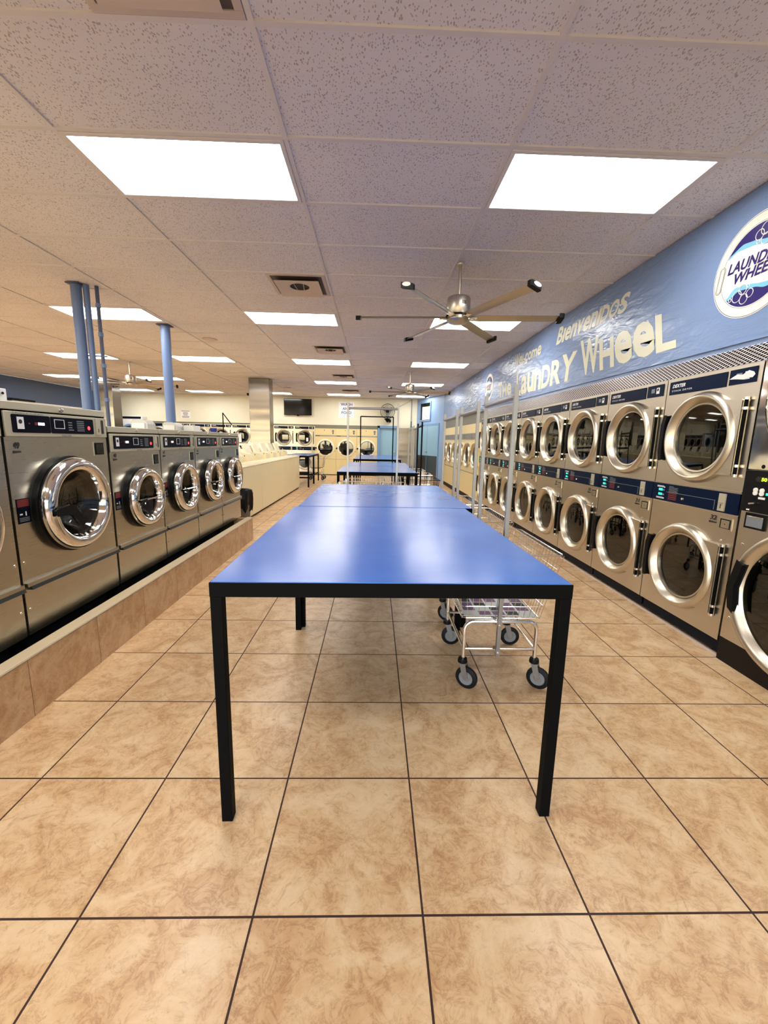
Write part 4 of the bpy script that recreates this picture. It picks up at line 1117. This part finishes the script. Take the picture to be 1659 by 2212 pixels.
# ------------------------------------------------------------------ far wall items
t = thing('television', 'black flat television high on the far wall', 'television', (-2.93, BFAR-.02, 2.56))
f = MB().box(-.52, .52, -.075, -.035, -.30, .30); f.build('bezel', 'black', t, bevel=.006)
MB().box(-.505, .505, -.077, -.0755, -.28, .285).build('screen', 'tvglass', t, smooth=False)
MB().box(-.10, .10, -.035, .02, -.18, .18).build('wall_mount', 'blackmetal', t, smooth=False)
MB().box(-.04, .04, -.07, -.03, -.335, -.30).build('sensor', 'black', t, bevel=.003)
t = thing('wash_sign', 'white square sign with blue capital letters on the far wall', 'sign', (-1.09, BFAR-.012, 2.49))
MB().box(-.30, .30, 0, .012, -.30, .30).build('board', 'signwhite', t, smooth=False)
q = MB(); put_text(q, 'WASH', -.22, .22, .155, .265, -.002, .03); put_text(q, 'AND', -.155, .155, .005, .105, -.002, .03); put_text(q, 'FOLD', -.19, .19, -.145, -.045, -.002, .03)
put_text(q, 'Lave y Doble', -.16, .16, -.245, -.205, -.002, .0)
q.build('lettering', 'signblue', t, smooth=False)
t = thing('paper_notice', 'small white paper notice with grey print, right of the single blue post', 'notice', (-7.19, BFAR-.004, 2.20))
MB().box(-.18, .18, 0, .003, -.15, .15).build('sheet', 'signwhite', t, smooth=False)
q = MB(); 
for z, a in ((.12, .16), (.06, .09), (.015, .10), (-.03, .08), (-.08, .14), (-.12, .13)): q.box(-a, a, -.001, 0, z-.01, z+.012)
q.build('print', 'greyprint', t, smooth=False)
# big white dryer at the far left and blue lit poster
t = thing('ticket_machine', 'white machine with a dark top band against the far wall at left', 'machine', (-9.10, BFAR-.36, 0))
MB().box(-.46, .46, 0, .33, 0, 2.08).build('cabinet', 'signwhite', t, bevel=.01)
MB().box(-.42, .42, -.006, 0, 1.98, 2.06).build('top_band', 'slate', t, smooth=False)
MB().lathe([(.34, 0), (.34, -.03), (.30, -.045), (.26, -.03), (.25, 0)], (0, 0, 1.45), n=40).build('door', 'bluetrim', t)
MB().lathe([(.27, -.01), (0, -.02)], (0, 0, 1.45), n=32).build('glass', 'dryerglass', t)
t = thing('blue_poster', 'blue and white poster on the far wall behind the blue pipes', 'poster', (-9.92, BFAR-.006, 1.70))
MB().box(-.22, .22, 0, .005, -.28, .28).build('sheet', 'bluetrim', t, smooth=False)
MB().box(-.17, .10, -.002, 0, -.24, .14).build('print', 'signwhite', t, smooth=False)
# wall mounted industrial fan
t = thing('wall_fan', 'round black wall-mounted fan high on the far wall, above the blue door', 'fan', (.475, BFAR-.26, 2.47))
c = MB()
for r_, y_ in ((.27, 0), (.27, .07), (.20, -.03), (.12, -.04)): c.tube([(r_*math.cos(2*PI*k/32), y_, r_*math.sin(2*PI*k/32)) for k in range(32)], .008 if r_ > .26 else .003, 6, True)
for k in range(24):
    a = 2*PI*k/24; ca, sa = math.cos(a), math.sin(a)
    c.tube([(.05*ca, -.045, .05*sa), (.20*ca, -.03, .20*sa), (.27*ca, 0, .27*sa), (.27*ca, .07, .27*sa), (.08*ca, .10, .08*sa)], .002, 4)
c.build('cage', 'blackmetal', t)
MB().lathe([(0, -.05), (.045, -.045), (.05, .0), (.07, .03), (.07, .14), (.05, .16), (0, .16)], n=24).build('motor', 'black', t)
for k in range(3):
    a = 2*PI*k/3+.5; bm = MB()
    vs = []
    for u in range(5):
        rr = .05+.045*u; sp = .18+.42*math.sin(PI*min(1, .25+u/5.5))
        for q, yy in ((-1, -.004), (1, .035)): vs.append((rr*math.cos(a+q*sp*.8), yy, rr*math.sin(a+q*sp*.8)))
    m = len(vs); vs += [(x, y+.003, z) for x, y, z in vs]; fs = []
    for u in range(4):
        fs.append((2*u, 2*u+1, 2*u+3, 2*u+2)); fs.append((m+2*u+2, m+2*u+3, m+2*u+1, m+2*u))
    bm.add(vs, fs); bm.build('blade', 'galv', t)
MB().bar((0, .08, 0), (0, .08, -.27), .014, 10).box(-.12, .12, .02, .12, -.30, -.275).prism([(-.09, -.30), (.09, -.30), (0, -.42)], .04, .255).build('bracket', 'blackmetal', t)
MB().box(.06, .14, .10, .22, -.40, -.31).build('switch_box', 'black', t, bevel=.004)
t = thing('wall_conduit', 'vertical grey pipe on the far wall right of the blue door', 'pipe', (1.40, BFAR-.03, 1.90))
MB().bar((0, 0, 0), (0, 0, HC-1.90), .018, 10).build('pipe', 'galv', t)
MB().bar((0, 0, -.02), (0, 0, .22), .024, 10).build('blue_sleeve', 'bluepipe', t)
t = thing('support_chain', 'notched grey rail slanting from the ceiling to the wall-mounted fan', 'rail', (1.38, BFAR-.06, 2.90))
q = MB().bar((0, 0, 0), (-.66, -.02, -.34), .014, 6)
for k in range(7): q.box(-.09*k-.06, -.09*k-.03, -.02, .01, -.047*k-.035, -.047*k-.005)
q.build('rail', 'greyplate', t)

# ------------------------------------------------------------------ wall lettering and emblems on the blue fascia
WX = 2.3385
def wall_word(cells, quad, label, bold, lean=0.):
    """cells: (glyph, width weight, height fraction); every glyph fills its own cell"""
    bl, br, tr_, tl_ = quad; ox, oy, oz = WX, (bl[0]+br[0])/2, bl[1]
    tot = sum(c[1] for c in cells); q = MB(); u0 = 0
    def f(u, v):
        y = (bl[0]*(1-u)+br[0]*u)*(1-v)+(tl_[0]*(1-u)+tr_[0]*u)*v
        z = (bl[1]*(1-u)+br[1]*u)*(1-v)+(tl_[1]*(1-u)+tr_[1]*u)*v
        return (0, y-oy, z-oz)
    for g_, w_, h_ in cells:
        vs, fs, _ = text2d(g_, bold); u1 = u0+w_/tot; pad = .025/tot
        q.flat(vs, fs, lambda a, b2: f(u0+pad+a*(u1-u0-2*pad)+lean*(b2*h_-.5), b2*h_)); u0 = u1
    o = q.build('wall_lettering', 'lettercream', smooth=False); o.location = (ox, oy, oz)
    tag(o, label, 'lettering', 'cream painted words on the blue wall')
wall_word([('W', 1.35, 1), ('H', .95, .86), ('e', 1, .93), ('e', 1.05, 1), ('L', .85, 1.06)], ((4.80, 2.128), (3.292, 2.123), (3.375, 2.403), (4.90, 2.532)), 'largest cream painted word, lower right of the lettering on the blue wall', .034, .01)
wall_word([('B', 1, 1), ('I', .42, .8), ('e', .95, .8), ('n', .95, .82), ('v', .95, .85), ('e', .95, .86), ('n', .95, .9), ('I', .42, .92), ('D', 1, .95), ('O', 1.05, .98), ('S', .95, 1.08)], ((5.556, 2.63), (4.050, 2.604), (4.00, 2.758), (5.50, 2.831)), 'cream painted word highest on the blue wall, left of the round emblem', .032, .01)
wall_word([('T', 1, 1), ('H', 1, .82), ('e', 1, .82)], ((7.95, 2.192), (7.235, 2.194), (7.257, 2.442), (8.06, 2.500)), 'short cream painted three-letter word beside the small round emblem', .034)
wall_word([('L', .8, 1.06), ('a', 1, .8), ('u', 1, .84), ('n', 1, .86), ('D', 1.1, .95), ('R', 1.15, 1.02), ('Y', 1.3, 1.12)], ((6.98, 2.135), (5.00, 2.123), (4.96, 2.409), (7.02, 2.514)), 'cream painted seven-letter word in the middle of the lower line', .034)
wall_word([('W', 1.3, 1), ('e', .9, .75), ('L', .7, .75), ('c', .8, .75), ('o', .9, .78), ('m', 1.3, .8), ('e', .9, .95)], ((7.153, 2.619), (6.054, 2.621), (6.03, 2.757), (7.16, 2.826)), 'small cream painted word, upper left of the lettering on the blue wall', .03)
def emblem(yc, zc, ry, rz_, label, detail=True):
    t = thing('round_emblem', label, 'emblem', (WX, yc, zc), -PI/2, 'round emblems on the blue wall')
    k = ry/.305; kz = rz_/.305
    def E(mb, r0, r1, y, n=72):
        vs = []; fs = []
        for i in range(n):
            a = 2*PI*i/n; vs += [(r0*k*math.cos(a), y, r0*kz*math.sin(a)), (r1*k*math.cos(a), y, r1*kz*math.sin(a))]
        for i in range(n): j = (i+1) % n; fs.append((2*i, 2*i+1, 2*j+1, 2*j))
        mb.add(vs, fs)
    def chordfill(mb, edge, sign, y, r=.236):
        # region between a wavy edge and the circle
        xs = [-.235+.47*i/40 for i in range(41)]
        vs = []; fs = []
        for x in xs:
            c = math.sqrt(max(0, r*r-x*x))*sign; e = edge(x)
            e = max(-math.sqrt(max(0, r*r-x*x)), min(math.sqrt(max(0, r*r-x*x)), e))
            vs += [(x*k, y, e*kz), (x*k, y, c*kz)]
        for i in range(40): fs.append((2*i, 2*i+2, 2*i+3, 2*i+1))
        mb.add(vs, fs)
    def lerp(pts):
        def f(x):
            if x <= pts[0][0]: return pts[0][1]
            for (a, b), (c, d) in zip(pts, pts[1:]):
                if x <= c: 
                    u = (x-a)/(c-a); u = u*u*(3-2*u)*.5+u*.5; return b+(d-b)*u
            return pts[-1][1]
        return f
    q = MB(); vs = [(0, -.0005, 0)]; q2 = MB()
    E(q, 0.0001, .305, -.0008); q.build('disc', 'signwhite', t, smooth=False)
    q = MB(); E(q, .243, .297, -.0014); E(q, .0001, .236, -.0014); q.build('cream_field', 'logocream', t, smooth=False)
    q = MB(); E(q, .2965, .2995, -.0018); E(q, .2425, .2445, -.0018); 
    if detail:
        for g_ in (.021, .0145):
            rp = []
            for i in range(24):
                a = 2*PI*i/24; x = g_*math.cos(a); z = g_*math.sin(a)+(.062 if math.sin(a) >= 0 else -.062)
                ph = R(-8); rp.append(((x*math.cos(ph)-z*math.sin(ph)-.247)*k, -.0036, (x*math.sin(ph)+z*math.cos(ph)-.012)*kz))
            q.tube(rp, .0012, 4, True)
    q.build('outline', 'ink', t, smooth=False)
    if detail:
        ph = R(-8); pp = []
        for i in range(24):
            a = 2*PI*i/24; x = .021*math.cos(a); z = .021*math.sin(a)+(.062 if math.sin(a) >= 0 else -.062)
            pp.append(((x*math.cos(ph)-z*math.sin(ph)-.247)*k, (x*math.sin(ph)+z*math.cos(ph)-.012)*kz))
        MB().add([(a, -.0032, b) for a, b in pp], [tuple(range(24))]).build('handle_shape', 'logocream', t, smooth=False)
    tc = lerp([(-.235, .075), (-.215, .103), (-.143, .130), (-.025, .121), (.067, .093), (.15, .075), (.235, .05)])
    tn = lerp([(-.235, .09), (-.21, .120), (-.104, .160), (-.03, .150), (.06, .126), (.15, .105), (.235, .075)])
    bc = lerp([(-.20, -.16), (-.18, -.147), (-.125, -.097), (-.029, -.104), (.06, -.125), (.111, -.132), (.18, -.09), (.235, -.05)])
    bn = lerp([(-.20, -.175), (-.167, -.160), (-.084, -.126), (.025, -.138), (.09, -.160), (.13, -.160), (.20, -.10), (.235, -.07)])
    q = MB(); chordfill(q, tc, 1, -.0020); chordfill(q, bc, -1, -.0020); q.build('light_wave', 'logocyan', t, smooth=False)
    q = MB(); chordfill(q, tn, 1, -.0025); chordfill(q, bn, -1, -.0025); q.build('navy_wave', 'logonavy', t, smooth=False)
    q = MB()
    for x, z, r in ((-.096, -.157, .033), (-.057, -.125, .028), (-.043, -.187, .028), (-.003, -.163, .024), (-.146, -.164, .010), (-.02, -.115, .008), (.005, .168, .028), (.045, .190, .034), (.05, .130, .030), (.0, .13, .01)):
        q.tube([((x+r*math.cos(2*PI*i/28))*k, -.0035, (z+r*1.05*math.sin(2*PI*i/28))*kz) for i in range(28)], .0024, 4, True)
    q.build('bubble', 'signwhite', t, smooth=False)
    q = MB()
    for s, x0, x1, z0, z1, dz in (('LAUNDRY', -.198, .19, .004, .072, -.01), ('WHEEL', -.138, .14, -.072, -.006, .0)):
        vs, fs, _ = text2d(s, .03, .25); q.flat(vs, fs, lambda u, v: ((x0+u*(x1-x0))*k, -.0030, (z0+v*(z1-z0)+dz*u)*kz))
    q.build('lettering', 'logonavy', t, smooth=False)
emblem(2.705, 2.482, .308, .302, 'large round emblem with navy waves and bubbles, cut by the right edge')
emblem(8.68, 2.49, .31, .27, 'small-looking far round emblem on the blue wall, left of the lettering')

# ------------------------------------------------------------------ lights, world, camera
W = bpy.data.worlds.new('sky'); S.world = W; W.use_nodes = True
nt = W.node_tree; bg = nt.nodes['Background']
sk = nt.nodes.new('ShaderNodeTexSky'); sk.sky_type = 'NISHITA'; sk.sun_disc = False; sk.sun_elevation = R(35); sk.sun_rotation = R(200)
nt.links.new(sk.outputs[0], bg.inputs[0]); bg.inputs[1].default_value = .5

f, p, y, r = 882.86, -.1718, .0265, .0213
cy, sy, cp, sp = math.cos(y), math.sin(y), math.cos(p), math.sin(p)
fwd = Vector((sy*cp, cy*cp, sp)); rt = Vector((cy, -sy, 0)); up = rt.cross(fwd)
a = rt*math.cos(r)+up*math.sin(r); b = -rt*math.sin(r)+up*math.cos(r)
cam = bpy.data.cameras.new('camera'); co = bpy.data.objects.new('camera', cam); COL.objects.link(co)
m = Matrix((a, b, -fwd)).transposed().to_4x4(); m.translation = (0, 0, 1.356); co.matrix_world = m
cam.sensor_fit = 'HORIZONTAL'; cam.sensor_width = 36; cam.lens = f/1659*36; cam.clip_start = .05
S.camera = co
for o in bpy.data.objects:
    if 'own' in o: del o['own']
S.view_settings.view_transform = 'Standard'; S.view_settings.look = 'None'; S.view_settings.gamma = 1
S.view_settings.use_curve_mapping = False
S.view_settings.exposure = 1.05
S.cycles.use_denoising = True
S.cycles.max_bounces = 10; S.cycles.diffuse_bounces = 5; S.cycles.glossy_bounces = 5; S.cycles.transparent_max_bounces = 12
S.cycles.sample_clamp_indirect = 6
S.cycles.caustics_reflective = False; S.cycles.caustics_refractive = False
